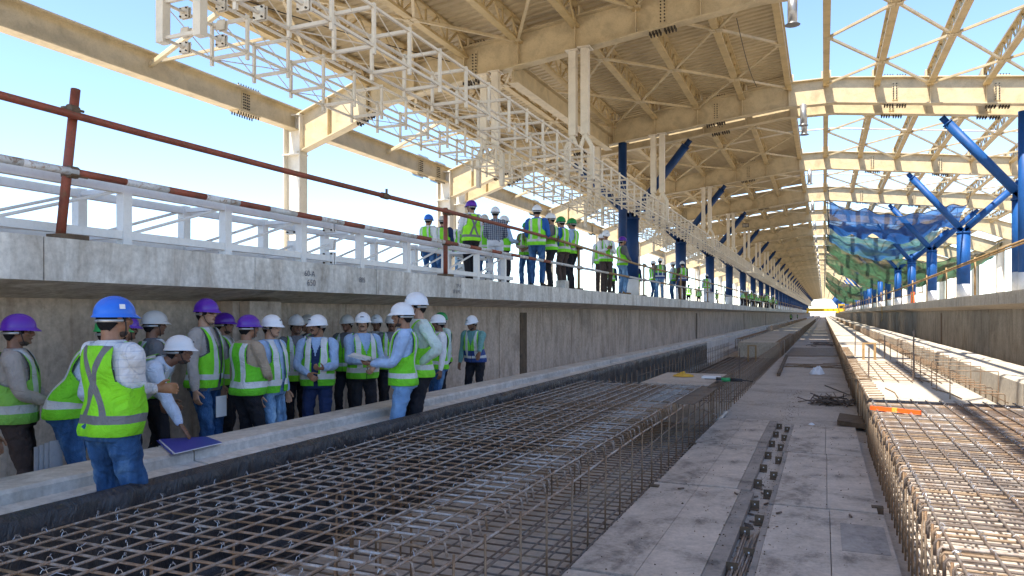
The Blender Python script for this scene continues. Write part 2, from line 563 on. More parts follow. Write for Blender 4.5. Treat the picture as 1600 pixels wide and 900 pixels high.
# ------------------------------------------------------------------ roof frames
def roof_z(o):       # underside of rafters at offset o from the centre line
    o = abs(o)
    if o < 0.9: return 7.6
    return 7.6 - 0.12 * (o - 0.9)
def top_z(o):
    o = abs(o)
    return 8.5 if o < 0.9 else 8.5 - 0.118 * (o - 0.9)
BACK = 14.75
JO = [0.63 + 1.65 * k for k in range(8)]
def rafter_parts(Y, detail):
    mb = MB()
    lo = [(-14.75, 5.1), (-12.8, 5.75), (-11.5, 6.3), (-9.5, 6.58), (-0.9, 7.6), (0.9, 7.6), (9.5, 6.58), (11.5, 6.3), (12.8, 5.75), (14.75, 5.1)]
    hi = [(-14.75, 6.3), (-12.3, 7.15), (-9.5, 7.48), (-0.9, 8.5), (0.9, 8.5), (9.5, 7.48), (12.3, 7.15), (14.75, 6.3)]
    poly = [(C0 + a, b) for a, b in lo] + [(C0 + a, b) for a, b in reversed(hi)]
    # web as strips so that the concave outline stays clean
    xs = sorted(set([a for a, b in lo] + [a for a, b in hi]))
    def ev(pl, x):
        for (a, b), (c, d) in zip(pl, pl[1:]):
            if a <= x <= c: return b + (d - b) * (x - a) / (c - a)
    for a, c in zip(xs, xs[1:]):
        mb.prism([(C0 + a, ev(lo, a) + .02), (C0 + c, ev(lo, c) + .02), (C0 + c, ev(hi, c) - .02), (C0 + a, ev(hi, a) - .02)], 'y', Y - 0.012, Y + 0.012)
    for pl, s in ((lo, 1), (hi, -1)):
        for (a, b), (c, d) in zip(pl, pl[1:]):
            mb.bar((C0 + a, Y, b + s * 0.0), (C0 + c, Y, d + s * 0.0), 0.34, 0.035)
    if detail:
        for o in JO + [-q for q in JO] + [13.6, -13.6]:
            za, zb = ev(lo, o), ev(hi, o)
            for sy in (-1, 1):
                mb.box(C0 + o - 0.012, C0 + o + 0.012, min(Y + sy * 0.013, Y + sy * 0.16), max(Y + sy * 0.013, Y + sy * 0.16), za + 0.02, zb - 0.02)
    return mb, ev, lo, hi

def make_frame(Y, detail, label, hang=True, column=True):
    t = thing('roof_frame', (C0, Y, ZP), label, 'roof frame', 'cream roof frames across the hall')
    mb, ev, lo, hi = rafter_parts(Y, detail)
    raf = mb.build('rafter', 'cream', t)
    if column:
        for s in (-1, 1):
            q = MB()
            x = C0 + s * 14.95
            q.box(x - 0.32, x - 0.29, Y - 0.19, Y + 0.19, ZP, 6.25)
            q.box(x + 0.29, x + 0.32, Y - 0.19, Y + 0.19, ZP, 6.25)
            q.box(x - 0.29, x + 0.29, Y - 0.012, Y + 0.012, ZP, 6.25)
            if detail:
                q.box(x - 0.34, x + 0.34, Y - 0.22, Y + 0.22, 5.02, 5.06)
                q.box(x - 0.34, x + 0.34, Y - 0.22, Y + 0.22, 6.25, 6.29)
                q.box(x - 0.45, x + 0.45, Y - 0.3, Y + 0.3, ZP, ZP + 0.05)
            q.build('column', 'cream_sunlit', t)
    # splice plates with bolts
    if detail:
        for o in (-12.2, -3.25, 2.85, 5.9, -8.6):
            w = 0.34
            q = MB()
            za, zb = ev(lo, o), ev(hi, o)
            sl = math.atan2(ev(lo, o + .1) - ev(lo, o - .1), .2)
            q.box(C0 + o - 0.09, C0 + o + 0.09, Y - 0.032, Y - 0.013, za + 0.12, zb - 0.12)
            q.bar((C0 + o - w, Y, za - 0.034 - w * math.tan(sl)), (C0 + o + w, Y, za - 0.034 + w * math.tan(sl)), 0.3, 0.028)
            q.bar((C0 + o - w, Y, zb + 0.034 - w * math.tan(sl)), (C0 + o + w, Y, zb + 0.034 + w * math.tan(sl)), 0.3, 0.028)
            pl_ = q.build('splice_plate', 'cream', t)
            q = MB()
            n = int((zb - za - 0.3) / 0.085)
            for i in range(n):
                for dx in (-0.05, 0.05):
                    z = za + 0.17 + i * 0.085
                    q.tube([(C0 + o + dx, Y - 0.033, z), (C0 + o + dx, Y - 0.06, z)], 0.021, 6)
            for i in range(8):
                for dy in (-0.11, -0.05, 0.05, 0.11):
                    dx = -w + 0.05 + i * (2 * w - 0.1) / 7 + (0.03 if i > 3 else -0.03)
                    z = za - 0.048 + dx * math.tan(sl)
                    q.tube([(C0 + o + dx, Y + dy, z), (C0 + o + dx, Y + dy, z - 0.08)], 0.02, 6)
                    z = zb + 0.048 + dx * math.tan(sl)
                    q.tube([(C0 + o + dx, Y + dy, z), (C0 + o + dx, Y + dy, z + 0.05)], 0.016, 5)
            bo = q.build('bolts', 'bolt', pl_, fix=False)
            bo.location = (0, 0, 0)
            bo.data.transform(Matrix.Translation(-Vector(t.location)))
    # valley pipe in the middle
    if Y > 10:
        q = MB()
        z1 = 7.58
        q.tube([(C0 - 0.13, Y - 0.3, z1), (C0 - 0.13, Y - 0.3, z1 - 0.75)], 0.11, 16)
        q.tube([(C0 - 0.13, Y - 0.3, z1 - 0.72), (C0 - 0.13, Y - 0.3, z1 - 0.76)], [0.12, 0.18], 16)
        q.bar((C0 - 0.13, Y - 0.3, z1 - 0.02), (C0 - 0.13, Y, z1 - 0.02), 0.2, 0.03)
        q.build('drain_pipe', 'galv', t, smooth=False)
    if hang:
        for xc in (-8.6, -6.0):
            for s in (-1, 1):
                q = MB()
                x = xc + s * 0.17
                zt = roof_z(x - C0) - 0.02
                q.box(x - 0.10, x + 0.10, Y - 0.25, Y - 0.05, 4.75, zt)
                q.bar((x, Y - 0.15, 4.76), (xc + s * 0.36, Y - 0.15, 4.42), 0.10, 0.13, (0, 1, 0))
                q.box(xc + s * 0.36 - 0.05, xc + s * 0.36 + 0.05, Y - 0.22, Y - 0.08, 3.55, 4.44)
                if detail:
                    q.box(x - 0.17, x + 0.17, Y - 0.34, Y + 0.04, zt - 0.03, zt - 0.002)
                    q.bar((x, Y - 0.15, 4.76), (xc + s * 0.05, Y - 0.15, 4.45), 0.08, 0.1, (0, 1, 0))
                q.build('hanger_post', 'truss', t)
    return t
FY = [7.3, 18.9, 29.0, 30.5] + [42.1 + 11.6 * k for k in range(33)]
names = {7.3: 'cream roof frame nearest the camera, above and before the picture edge',
         18.9: 'nearest visible deep cream roof frame, bolted rafter crossing top of photo from left white column',
         29.0: 'cream roof frame carried by the two thin straight blue masts, first of a close pair',
         30.5: 'cream roof frame just behind its twin, above the first blue tree columns',
         42.1: 'cream roof frame on the second pair of blue tree columns'}
proto = None
for i, Y in enumerate(FY):
    lab = names.get(Y, 'cream roof frame far down the receding row of identical frames')
    if Y < 60:
        make_frame(Y, True, lab, hang=(Y not in (30.5, 7.3)))
    elif proto is None:
        proto = make_frame(Y, False, lab)
    else:
        dup_tree(proto, (C0, Y, ZP), lab)

# longitudinal open-web joists with zigzag braces
def joist(o, label):
    x = C0 + o
    zt = top_z(o) + 0.34
    zb = zt - 0.62
    t = thing('roof_joist', (x, 100, zb), label, 'roof joist', 'cream open web joists running along the roof')
    q = MB(); q.box(x - 0.10, x + 0.10, -3, YEND - 5, zb, zb + 0.02); q.box(x - 0.1, x - 0.085, 7.3, YEND - 5, zb + .02, zb + .075); q.box(x + 0.085, x + 0.1, 7.3, YEND - 5, zb + .02, zb + .075)
    q.build('bottom_chord', 'cream_dark', t)
    q = MB(); q.box(x - 0.09, x + 0.09, 7.3, YEND - 5, zt - 0.06, zt)
    q.build('top_chord', 'cream_dark', t)
    q = MB(); y = 7.3; k = 0
    while y < 125:
        z0, z1 = (zb + 0.04, zt - 0.05) if k % 2 == 0 else (zt - 0.05, zb + 0.04)
        q.bar((x, y, z0), (x, y + 0.58, z1), 0.045, 0.045)
        if k % 2 == 0:
            q.bar((x + 0.0, y, zb + 0.02), (x, y, zt - 0.06), 0.04, 0.05)
        y += 0.58; k += 1
    q.build('web', 'cream_dark', t)
    q = MB()
    for Y in FY:
        q.box(x - 0.16, x - 0.105, Y - 0.16, Y + 0.16, top_z(o) + 0.02, zt - 0.08)
        q.box(x + 0.105, x + 0.16, Y - 0.16, Y + 0.16, top_z(o) + 0.02, zt - 0.08)
    q.build('bearing', 'cream', t)
    return t, zb
joists = {}
side_words = {-1: 'left', 1: 'right'}
ordw = ['nearest the centre gap', 'second from the centre gap', 'third from the centre gap', 'fourth from the centre gap', 'fifth from the centre gap', 'sixth from the centre gap', 'seventh from the centre gap', 'outermost']
for s in (-1, 1):
    for k, o in enumerate(JO):
        joists[(s, k)] = joist(s * o, 'long cream lattice joist %s, %s' % ('under the corrugated sheeting' if s < 0 else 'against open sky', ordw[k]))
# zigzag braces: four per bay between neighbours
for s in (-1, 1):
    for k in range(7):
        t, zb0 = joists[(s, k)]
        zb1 = joists[(s, k + 1)][1]
        xa, xb = C0 + s * JO[k], C0 + s * JO[k + 1]
        rest = MB()
        bays = [(7.3, 18.9), (18.9, 29.0)] + [(FY[i], FY[i + 1]) for i in range(3, len(FY) - 1)]
        for bi, (y0, y1) in enumerate(bays):
            if bi >= 8 : break
            st = (y1 - y0 - 0.5) / 4
            for j in range(4):
                ya, yb = y0 + .25 + j * st, y0 + .25 + (j + 1) * st
                odd = (j + k) % 2
                pa = (xa + s * 0.1, ya + .08, zb0 + 0.03) if not odd else (xb - s * 0.1, ya + .08, zb1 + 0.03)
                pb = (xb - s * 0.1, yb - .08, zb1 + 0.03) if not odd else (xa + s * 0.1, yb - .08, zb0 + 0.03)
                q = MB() if bi < 4 else rest
                q.bar(pa, pb, 0.07, 0.07)
                if bi < 3:
                    for p in (pa, pb):
                        q.box(p[0] - 0.08, p[0] + 0.08, p[1] - 0.07, p[1] + 0.07, p[2] - 0.045, p[2] - 0.036)
                    q.build('brace', 'cream', t)
                elif bi < 4:
                    q.build('brace', 'cream', t)
        o = rest.build('brace', 'cream', t); o['kind'] = 'stuff'
# cross tubes in mid bay
bays = [(18.9, 29.0)] + [(FY[i], FY[i + 1]) for i in range(3, 15)]
ties = None
for bi, (y0, y1) in enumerate(bays[1:]):
    ym = (y0 + y1) / 2
    q = MB()
    xs_ = [-12.2, -0.9, 0.9, 12.2]
    for a, b in zip(xs_, xs_[1:]):
        q.tube([(C0 + a, ym, top_z(a) - 0.12), (C0 + b, ym, top_z(b) - 0.12)], 0.035, 8)
    lab = 'thin pale cross tube spanning the roof, %s' % ('nearest one behind the first blue columns' if bi == 0 else 'one of the repeats farther along')
    solo('cross_tube', q, 'truss', lab, 'cross tube', 'pale cross tubes spanning the roof between joists')

# eave beams and roof edge beams
for s, lab in ((-1, 'deep cream eave girder on the far left edge against the sky'), (1, 'deep cream eave girder on the far right edge of the hall')):
    q = MB(); x = C0 + s * 14.95
    q.ibeam((x, 0, 6.16), (x, YEND, 6.16), 0.36, 0.68, 0.035, 0.02)
    t = thing('eave_girder', (x, 100, 5.8), lab, 'girder')
    q.build('girder_beam', 'cream', t)
    for Y in FY[1:6]:
        for dy in (-2.2,):
            q = MB()
            q.box(x + 0.012, x + 0.03, Y + dy - 0.17, Y + dy + 0.17, 5.9, 6.42) if s < 0 else q.box(x - 0.03, x - 0.012, Y + dy - 0.17, Y + dy + 0.17, 5.9, 6.42)
            q.box(x - 0.17, x + 0.17, Y + dy - 0.45, Y + dy + 0.45, 5.79, 5.818)
            q.box(x - 0.17, x + 0.17, Y + dy - 0.45, Y + dy + 0.45, 6.502, 6.53)
            sp = q.build('splice_plate', 'cream', t)
            q = MB()
            for i in range(6):
                for d in (-0.11, -0.04, 0.04, 0.11):
                    xx = x - s * 0.03
                    q.tube([(xx, Y + dy + d, 5.96 + i * 0.08), (xx - s * 0.028, Y + dy + d, 5.96 + i * 0.08)], 0.02, 6)
            for i in range(9):
                for d in (-0.12, 0.12):
                    yy = Y + dy - 0.4 + i * 0.1
                    q.tube([(x + d, yy, 5.79), (x + d, yy, 5.71)], 0.02, 6)
                    q.tube([(x + d, yy, 6.53), (x + d, yy, 6.59)], 0.016, 6)
            bo = q.build('bolts', 'bolt', sp, fix=False)
            bo.data.transform(Matrix.Translation(-Vector(t.location)))
    q = MB(); x2 = C0 + s * 12.6
    q.ibeam((x2, 5, 7.22), (x2, YEND, 7.22), 0.16, 0.26, 0.02, 0.015)
    q.build('edge_beam', 'cream_dark', t)
    for y0, y1 in [(7.3, 18.9), (18.9, 29.0), (30.5, 42.1), (42.1, 53.7), (53.7, 65.3)]:
        ym = (y0 + y1) / 2 + 0.3
        q = MB(); q.bar((x, ym, 6.2), (x2, ym - 0.1, 7.1), 0.10, 0.10); q.bar((x, ym + .1, 6.3), (x2, ym + 1.6, 7.1), 0.07, 0.07); q.build('stay', 'cream', t)

# beams along the column line where the blue columns are missing
for s, lab in ((-1, 'cream transfer beam between the two nearest frames on the left, reaching the thin blue mast'), (1, 'cream transfer beam between the two nearest frames on the right')):
    q = MB(); x = C0 + s * 7.45
    q.ibeam((x, 18.95, 6.75), (x, 28.95, 6.9), 0.3, 0.6, 0.03, 0.02)
    solo('transfer_beam', q, 'cream', lab, 'beam')

# corrugated sheeting over the left half
t = thing('roof_sheeting', (-7, 100, 7.6), 'tan corrugated roof sheeting seen from below over the left platform', 'roof sheeting')
def corr(y0, y1, parent):
    per = 0.29
    prof = []
    y = y0
    while y < y1:
        for a, b in ((0, 0), (0.14, 0), (0.175, 0.045), (0.255, 0.045)):
            prof.append((y + a, b))
        y += per
    prof.append((min(y, y1 + .2), 0))
    x0, x1 = C0 - 12.75, C0 - 0.58
    cuts = [x0, x1]
    v = []; f = []
    for yy, dz in prof:
        for x in cuts:
            v.append((x, yy, top_z(x - C0) + 0.345 + dz))
    for i in range(len(prof) - 1):
        f.append((2 * i, 2 * i + 1, 2 * i + 3, 2 * i + 2))
    q = MB(); q.add(v, f)
    o = q.build('sheet_panel', 'sheet', parent, fix=False)
    md = o.modifiers.new('thickness', 'SOLIDIFY'); md.thickness = 0.004
    return o
corr(-3, 30.05, t)  # unseen near end carried back to keep sun off the foreground
for i in range(3, len(FY) - 1):
    y0 = FY[i] + (0.0 if i < 5 else 0.55)
    corr(y0 + 0.05, FY[i + 1] - (0.3 if i > 4 else 0.02), t)
# loose black cable hanging below the sheeting
q = MB()
pts = [(-2.2, 21 + i * 0.55, 8.1 - 0.25 * math.sin(math.pi * i / 12)) for i in range(13)]
q.tube(pts, 0.012, 5)
solo('slack_cable', q, 'black', 'thin black cable sagging under the corrugated sheeting near the centre gap', 'cable')
q = MB(); pts = []
for i in range(24):
    f_ = i / 23
    pts.append((-12.9 + 3.0 * f_, 9.5 + 9.3 * f_, 7.0 + 0.25 * f_ - 0.9 * f_ * (1 - f_) * 0.6))
q.tube(pts, 0.014, 5)
solo('slack_cable', q, 'black', 'thin black cable drooping below the roof edge beside the hanging lattice truss', 'cable')

# ------------------------------------------------------------------ blue tree columns and masts
def tree_col(side, Y, label, mat):
    x = C0 + side * 6.9
    t = thing('branching_column', (x, Y, ZP), label, 'column', 'blue branching columns on the two platforms')
    q = MB(); q.tube([(x, Y, ZP), (x, Y, 1.45)], 0.305, 20); q.build('white_base', 'white', t, True)
    q = MB(); q.tube([(x, Y, 1.451), (x, Y, 3.95)], 0.30, 20); q.tube([(x, Y, 3.95), (x, Y, 4.02)], 0.33, 20)
    q.bar((x, Y - 0.28, 4.1), (x, Y + 0.28, 4.1), 0.04, 0.26); q.bar((x - 0.28, Y, 4.1), (x + 0.28, Y, 4.1), 0.04, 0.26)
    q.build('shaft', mat, t, False)
    for s, of in ((-1, 4.5), (1, 9.4)):
        xe = C0 + side * of; ze = roof_z(of) - 0.12
        p0 = Vector((x + (0.12 if xe > x else -0.12), Y, 4.2)); p1 = Vector((xe, Y, ze))
        d = (p1 - p0).normalized()
        q = MB(); q.tube([p0 + d * 0.1, p1 - d * 0.25], 0.165, 16)
        q.tube([p1 - d * 0.27, p1 - d * 0.23], 0.19, 16)
        q.bar(p1 - d * 0.25, p1 + d * 0.05, 0.22, 0.04, (0, 1, 0))
        q.bar(p0 - d * 0.12, p0 + d * 0.12, 0.22, 0.04, (0, 1, 0))
        q.build('arm', mat, t)
    return t
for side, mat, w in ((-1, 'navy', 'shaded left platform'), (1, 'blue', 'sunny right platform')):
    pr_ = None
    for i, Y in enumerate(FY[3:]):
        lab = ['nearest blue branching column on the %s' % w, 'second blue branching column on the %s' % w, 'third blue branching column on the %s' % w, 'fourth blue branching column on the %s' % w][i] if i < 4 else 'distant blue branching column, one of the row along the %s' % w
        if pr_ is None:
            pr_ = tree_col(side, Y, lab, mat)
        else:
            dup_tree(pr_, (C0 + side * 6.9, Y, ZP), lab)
    x = C0 + side * (6.9 if side < 0 else 6.79); ym_ = 29.0 if side < 0 else 29.7
    t = thing('straight_mast', (x, ym_, ZP), 'thin straight %s mast reaching the roof on the %s' % ('shaded blue' if side < 0 else 'bright blue', w), 'column')
    q = MB(); q.tube([(x, ym_, 1.4), (x, ym_, roof_z(6.9) - 0.03)], 0.17, 16); q.build('shaft', mat, t)
    q = MB(); q.tube([(x, ym_, ZP), (x, ym_, 1.399)], 0.173, 16); q.build('white_base', 'white', t)
for ob in list(bpy.data.objects):
    if ob.name.split('.')[0] in ('shaft', 'arm', 'white_base', 'drain_pipe') and ob.type == 'MESH':
        me = ob.data
        if not me.get('_s'):
            me['_s'] = 1
            me.polygons.foreach_set('use_smooth', [len(p.vertices) == 4 for p in me.polygons])
            a = me.attributes.new('sharp_face', 'BOOLEAN', 'FACE') if 'sharp_face' not in me.attributes else me.attributes['sharp_face']
            a.data.foreach_set('value', [len(p.vertices) != 4 for p in me.polygons])

# ------------------------------------------------------------------ box lattice trusses
def lattice(xc, z0, z1, y0, y1, w, label, near=100, panel=1.3, plates=14, mat='truss', up=0.045, endpost=False):
    t = thing('lattice_truss', (xc, (y0 + y1) / 2 if y1 - y0 > 50 else y0, z0), label, 'truss')
    xa, xb = xc - w / 2, xc + w / 2
    for x in (xa, xb):
        for z in (z0 + .11, z1 - .05):
            c_ = up * 0.8
            q = MB(); q.box(x - c_, x + c_, y0, y1, z - c_, z + c_); q.build('chord', mat, t)
    n = int((y1 - y0) / panel)
    rest = {k: MB() for k in ('upright', 'diagonal', 'cross_strut')}
    cnt = {k: 0 for k in rest}
    protos = {}
    def emit(kind, q, y):
        cnt[kind] += 1
        if cnt[kind] <= near:
            q.build(kind, mat, t)
        else:
            rest[kind].v, rest[kind].f, rest[kind].mi
            rest[kind].add(q.v, q.f)
    for i in range(n + 1):
        y = y0 + 0.06 + i * panel
        if y > y1: break
        for x in (xa, xb):
            u_ = up if not (endpost and i == 0) else 0.07
            q = MB(); q.box(x - u_, x + u_, y - u_, y + u_, z0 + (0.04 if endpost and i == 0 else 0), z1 + (0.1 if endpost and i == 0 else 0)); emit('upright', q, y)
            if i < n:
                a, b = (z0 + .11, z1 - .05) if z0 < 2 else (z1 - .05, z0 + .11)
                q = MB(); q.tube([(x, y, a), (x, y + panel, b)], up * 0.36, 6); emit('diagonal', q, y)
        for z in (z0 + .11, z1 - .05):
            q = MB(); q.box(xa + 0.03, xb - 0.03, y - 0.025, y + 0.025, z - 0.024, z + 0.024)
            if i < n and z < z0 + .2 and i % 2:
                q.tube([(xa, y, z), (xb, y + panel, z)], 0.009, 5)
            emit('cross_strut', q, y)
    for k, q in rest.items():
        if q.f:
            o = q.build(k, mat, t); o['kind'] = 'stuff'
    # bolted joint plates where segments meet
    k = 0
    seg = panel * 4
    y = y0 + panel * 0.5
    while k < plates and y < y1:
        for x in (xa, xb):
            for z in (z0 + .11, z1 - .05):
                q = MB()
                for dy in (-0.025, 0.025):
                    q.box(x - 0.085, x + 0.085, y + dy - 0.009, y + dy + 0.009, z - 0.085, z + 0.085)
                pp = q.build('joint_plate', mat, t)
                q = MB()
                for ax in (-0.06, 0.06):
                    for az in (-0.06, 0.06):
                        q.tube([(x + ax, y - 0.055, z + az), (x + ax, y + 0.055, z + az)], 0.013, 6)
                o = q.build('bolts', 'bolt', pp, fix=False); o.data.transform(Matrix.Translation(-Vector(t.location)))
        for x in (xa, xb):     # pair of plates on the diagonal
            zc = (z0 + z1) / 2
            q = MB()
            for dy in (-0.03, 0.03):
                q.bar((x, y + dy, zc - 0.075), (x, y + dy + 0.02, zc + 0.075), 0.15, 0.018)
            q.build('joint_plate', mat, t)
        y += seg; k += 1
    return t
lattice(-8.58, 3.93, 4.62, 7.9, YEND - 10, 0.72, 'white lattice truss hanging below the roof, the left one starting with an open square end', panel=0.94, plates=1, up=0.023, endpost=True)
lattice(-6.0, 3.55, 4.25, 6.6, YEND - 10, 0.66, 'white lattice truss hanging over the platform edge, right one of the hanging pair', panel=0.94, plates=1, up=0.023)
lattice(-6.5, 0.64, 1.24, 2.4, 14.6, 0.62, 'white lattice truss lying on the platform deck at left behind the red and white rail', near=100, plates=3, up=0.048, mat='white')

# ------------------------------------------------------------------ scaffold railings
def coupler(p, mat='bolt'):
    q = MB()
    x, y, z = p
    q.tube([(x, y, z - 0.035), (x, y, z + 0.035)], 0.056, 10)
    q.tube([(x + 0.055, y - 0.04, z), (x + 0.055, y + 0.04, z)], 0.052, 10)
    q.tube([(x + 0.02, y + 0.03, z + .03), (x + 0.02, y + 0.13, z + .03)], 0.012, 6)
    q.tube([(x + 0.08, y + 0.03, z - .03), (x + 0.08, y + 0.12, z - .03)], 0.012, 6)
    return q
XR = -5.93
t = thing('scaffold_railing', (XR, 4.3, ZP), 'scaffold pipe railing with red top rail and red-white middle rail along the left platform edge', 'railing')
posts = [4.3, 11.1, 18.5, 26.1, 33.5, 41.8, 49.5, 57] + [64.5 + 7.5 * k for k in range(24)]
for i, y in enumerate(posts):
    q = MB(); q.tube([(XR, y - (0.0 if i else 0.07), ZP + .002), (XR, y + (0.0 if i else 0.07), 1.93 if i == 0 else 1.8)], 0.038 if i < 3 else 0.034, 12)
    q.build('post', 'pipe_red' if i < 2 else 'pipe_brown', t, True)
    if i < 6:
        for z in (1.72, 1.2):
            coupler((XR, y, z)).build('coupler', 'timber', t, fix=True)
        q = MB(); q.box(XR - 0.09, XR + 0.09, y - 0.13, y + 0.13, ZP, ZP + 0.045); q.build('base_plate', 'timber', t)
# top rail in lengths
ys = [-3, 9.1, 16.6, 27.5, 45, 70, 110, 180, 240]
for i, (a, b) in enumerate(zip(ys, ys[1:])):
    q = MB()
    zz = lambda y: 1.72 - 0.04 * math.sin(min(y, 30) * 0.3)
    x = XR + 0.075
    pts = [(x, a + (b - a) * k / 6, zz(a + (b - a) * k / 6)) for k in range(7)]
    q.tube(pts, 0.034, 12); q.build('rail', 'pipe_red' if b < 17 else 'pipe_brown', t, True)
    if i < 4:
        q = MB(); q.tube([(x, b - 0.08, zz(b)), (x, b + 0.08, zz(b))], 0.045, 10)
        q.tube([(x + 0.03, b, zz(b) + .03), (x + .03, b, zz(b) + .1)], 0.02, 6); q.build('coupler', 'timber', t)
y = 4.33 - 0.47 * 15; k = 0
while y < 240:
    L = 0.47 if y < 16 else (2.5 if y < 40 else 12)
    q = MB(); zc = 1.2
    q.tube([(XR + 0.075, y, zc), (XR + 0.075, y + L - 0.002, zc)], 0.033, 12)
    q.build('rail', ('pipe_white' if (k % 2 == 0 or y < 4.2) else 'pipe_red') if y < 16 else ('pipe_white' if k % 3 else 'pipe_brown'), t, True)
    y += L; k += 1
# low pipes lying behind
t = thing('low_pipe_rail', (-9.8, 2, ZP), 'rusty low pipe rail along the platform behind the white lattice truss', 'railing')
for z in (0.95, 0.87):
    q = MB(); q.tube([(-9.8, -2, z), (-9.8, 40, z - .02)], 0.025, 8); q.build('rail', 'pipe_brown', t, True)
for y in range(0, 40, 4):
    q = MB(); q.tube([(-9.8, y + .5, ZP), (-9.8, y + .5, 1.05)], 0.03, 8); q.build('post', 'pipe_brown', t, True)

t = thing('scaffold_railing', (4.92, 20, 0.63), 'yellow-brown scaffold pipe railing along the right platform edge', 'railing')
for i in range(30):
    y = 30.3 + 6.6 * i - (13.2 if i == 0 else 0) * 0
    q = MB(); q.tube([(4.92, y, 0.63), (4.92, y + 0.02, 2.0)], 0.036, 10)
    q.build('post', 'pipe_brown', t, True)
q = MB(); q.tube([(4.85, 20, 1.95), (4.85, 60, 1.72), (4.85, 230, 1.72)], 0.032, 10); q.build('rail', 'pipe_brown', t, True)
q = MB(); q.tube([(4.85, 20, 1.88), (4.85, 60, 1.66), (4.85, 100, 1.7)], 0.026, 10); q.build('rail', 'pipe_brown', t, True)
q = MB(); q.tube([(4.85, 44, 1.15), (4.85, 230, 1.15)], 0.025, 8); q.build('rail', 'pipe_brown', t, True)
p = ray(1426, 474, X=5.1)
q = MB(); q.box(p.x - 0.1, p.x + 0.1, p.y - 0.1, p.y + 0.1, 0.63, 1.35); q.box(p.x - 0.14, p.x + 0.14, p.y - 0.14, p.y + 0.14, 0.63, 0.68)
solo('marker_post', q, 'plastic_orange', 'short orange marker post by the right railing near the blue columns', 'post')
# rope ladder-like chain hanging from the right edge
p = ray(1378, 489, X=4.7)
q = MB(); pts = []
for i in range(22):
    pts.append((4.7 + 0.05 * math.sin(i * 1.7), p.y + 0.05 * math.cos(i * 1.3), 0.6 - i * 0.058 - 0.0))
q.tube(pts, 0.018, 6)
for i in range(0, 22, 3):
    q.tube([pts[i], (pts[i][0], pts[i][1] + 0.1, pts[i][2] - 0.05)], 0.02, 6)
solo('hanging_rope', q, 'cloth_yellow', 'knotted pale rope hanging from the right platform edge against the wall', 'rope')

# ------------------------------------------------------------------ safety nets
def net(u0, v0, u1, v1, Ya, Yb, sag, mat, label, slant=0.0):
    A = ray(u0, v0, Y=Ya); B = ray(u1, v1, Y=Ya)
    def fn(a, b):
        x = A.x + (B.x - A.x) * a
        y = Ya + (Yb - Ya) * b + slant * a
        z = A.z + (B.z - A.z) * a - 4 * sag * a * (1 - a) * (0.75 + 0.5 * math.sin(math.pi * b)) 
        n_ = 1.3 * noise.noise(Vector((x * 0.5, y * 0.35, v0))) + 0.9 * noise.noise(Vector((x * 1.4, y * 1.1, v0)))
        z += 0.35 * n_ - 0.5 * math.sin(math.pi * b) ** 2 - 1.0 * b * (1 - b)
        return (x, y, z)
    t_ = thing('safety_net', ((A.x + B.x) / 2, Ya, 4), label, 'safety net')
    q = MB(); q.grid(fn, 60, 24); q.build('mesh_cloth', mat, t_, True, fix=False)
    for b in (0, 1):
        q = MB(); q.tube([fn(i / 40, b) for i in range(41)], 0.03, 5); q.build('edge_rope', 'black', t_)
    for a in (0, 1):
        q = MB()
        for b in (0, 0.5, 1):
            p_ = fn(a, b); q.tube([p_, (p_[0] + (0.2 if a else -0.1), p_[1], top_z(p_[0] - C0) - 0.1)], 0.02, 5)
        q.build('tie_rope', 'black', t_)
net(1296, 322, 1512, 318, 52, 61, 0.75, 'net_blue', 'bright blue safety net sagging below the open roof, front and topmost net')
net(1296, 352, 1470, 356, 64, 72, 1.2, 'net_teal', 'teal and blue safety net sagging right below the bright blue one')
net(1292, 368, 1575, 378, 76, 90, 2.6, 'net_green', 'largest green safety net, wide and sagging behind the right columns')
net(1291, 396, 1500, 408, 100, 116, 2.4, 'net_green', 'olive green safety net hanging behind and below the largest green net')
net(1291, 426, 1400, 430, 132, 150, 2.6, 'net_green', 'smaller far green safety net, low above the distant columns')
net(1290, 440, 1380, 440, 170, 185, 3.2, 'net_green', 'farthest green safety net, lowest in the row of nets')

# floodlight under the roof at left
p = ray(1165, 352, X=-5.9)
t = thing('floodlight', p, 'black floodlight fixed on a hanging post below the sheeted roof', 'floodlight')
q = MB(); q.box(p.x - 0.25, p.x + 0.25, p.y - 0.1, p.y + 0.1, p.z - 0.16, p.z + 0.16); q.build('housing', 'black', t)
q = MB()
for i in range(4):
    q.box(p.x - 0.22 + i * 0.115, p.x - 0.13 + i * 0.115, p.y - 0.115, p.y - 0.102, p.z - 0.13, p.z + 0.13)
q.build('lens', 'galv', t)
q = MB(); q.tube([(p.x, p.y + .1, p.z), (p.x, p.y + .45, p.z - .2)], 0.03, 8); q.build('bracket', 'black', t)

# gantry crane at the far end
Yc = 262
t = thing('gantry_crane', (C0, Yc, 0.63), 'yellow gantry beam spanning the tracks at the far end of the hall', 'crane')
q = MB(); q.box(C0 - 4.6, C0 + 4.8, Yc - 0.6, Yc + 0.6, 0.66, 1.75); q.build('main_beam', 'yellow', t)
for x in (C0 - 4.4, C0 + 4.6):
    q = MB(); q.bar((x, Yc - 2, 0.4), (x, Yc - 0.3, .8), 0.4, 0.4); q.bar((x, Yc + 2, 0.4), (x, Yc + 0.3, .8), 0.4, 0.4); q.box(x - .3, x + .3, Yc - 2.4, Yc + 2.4, 0.3, 0.6); q.build('leg', 'yellow', t)
xk = C0 + 6.2
q = MB(); q.box(xk - 1.3, xk + 1.0, Yc - 1.2, Yc + 1, 0.2, 2.9); q.box(xk - 1.4, xk + 1.1, Yc - 1.3, Yc + 1.1, 2.9, 3.1); q.build('cabin', 'yellow', t)
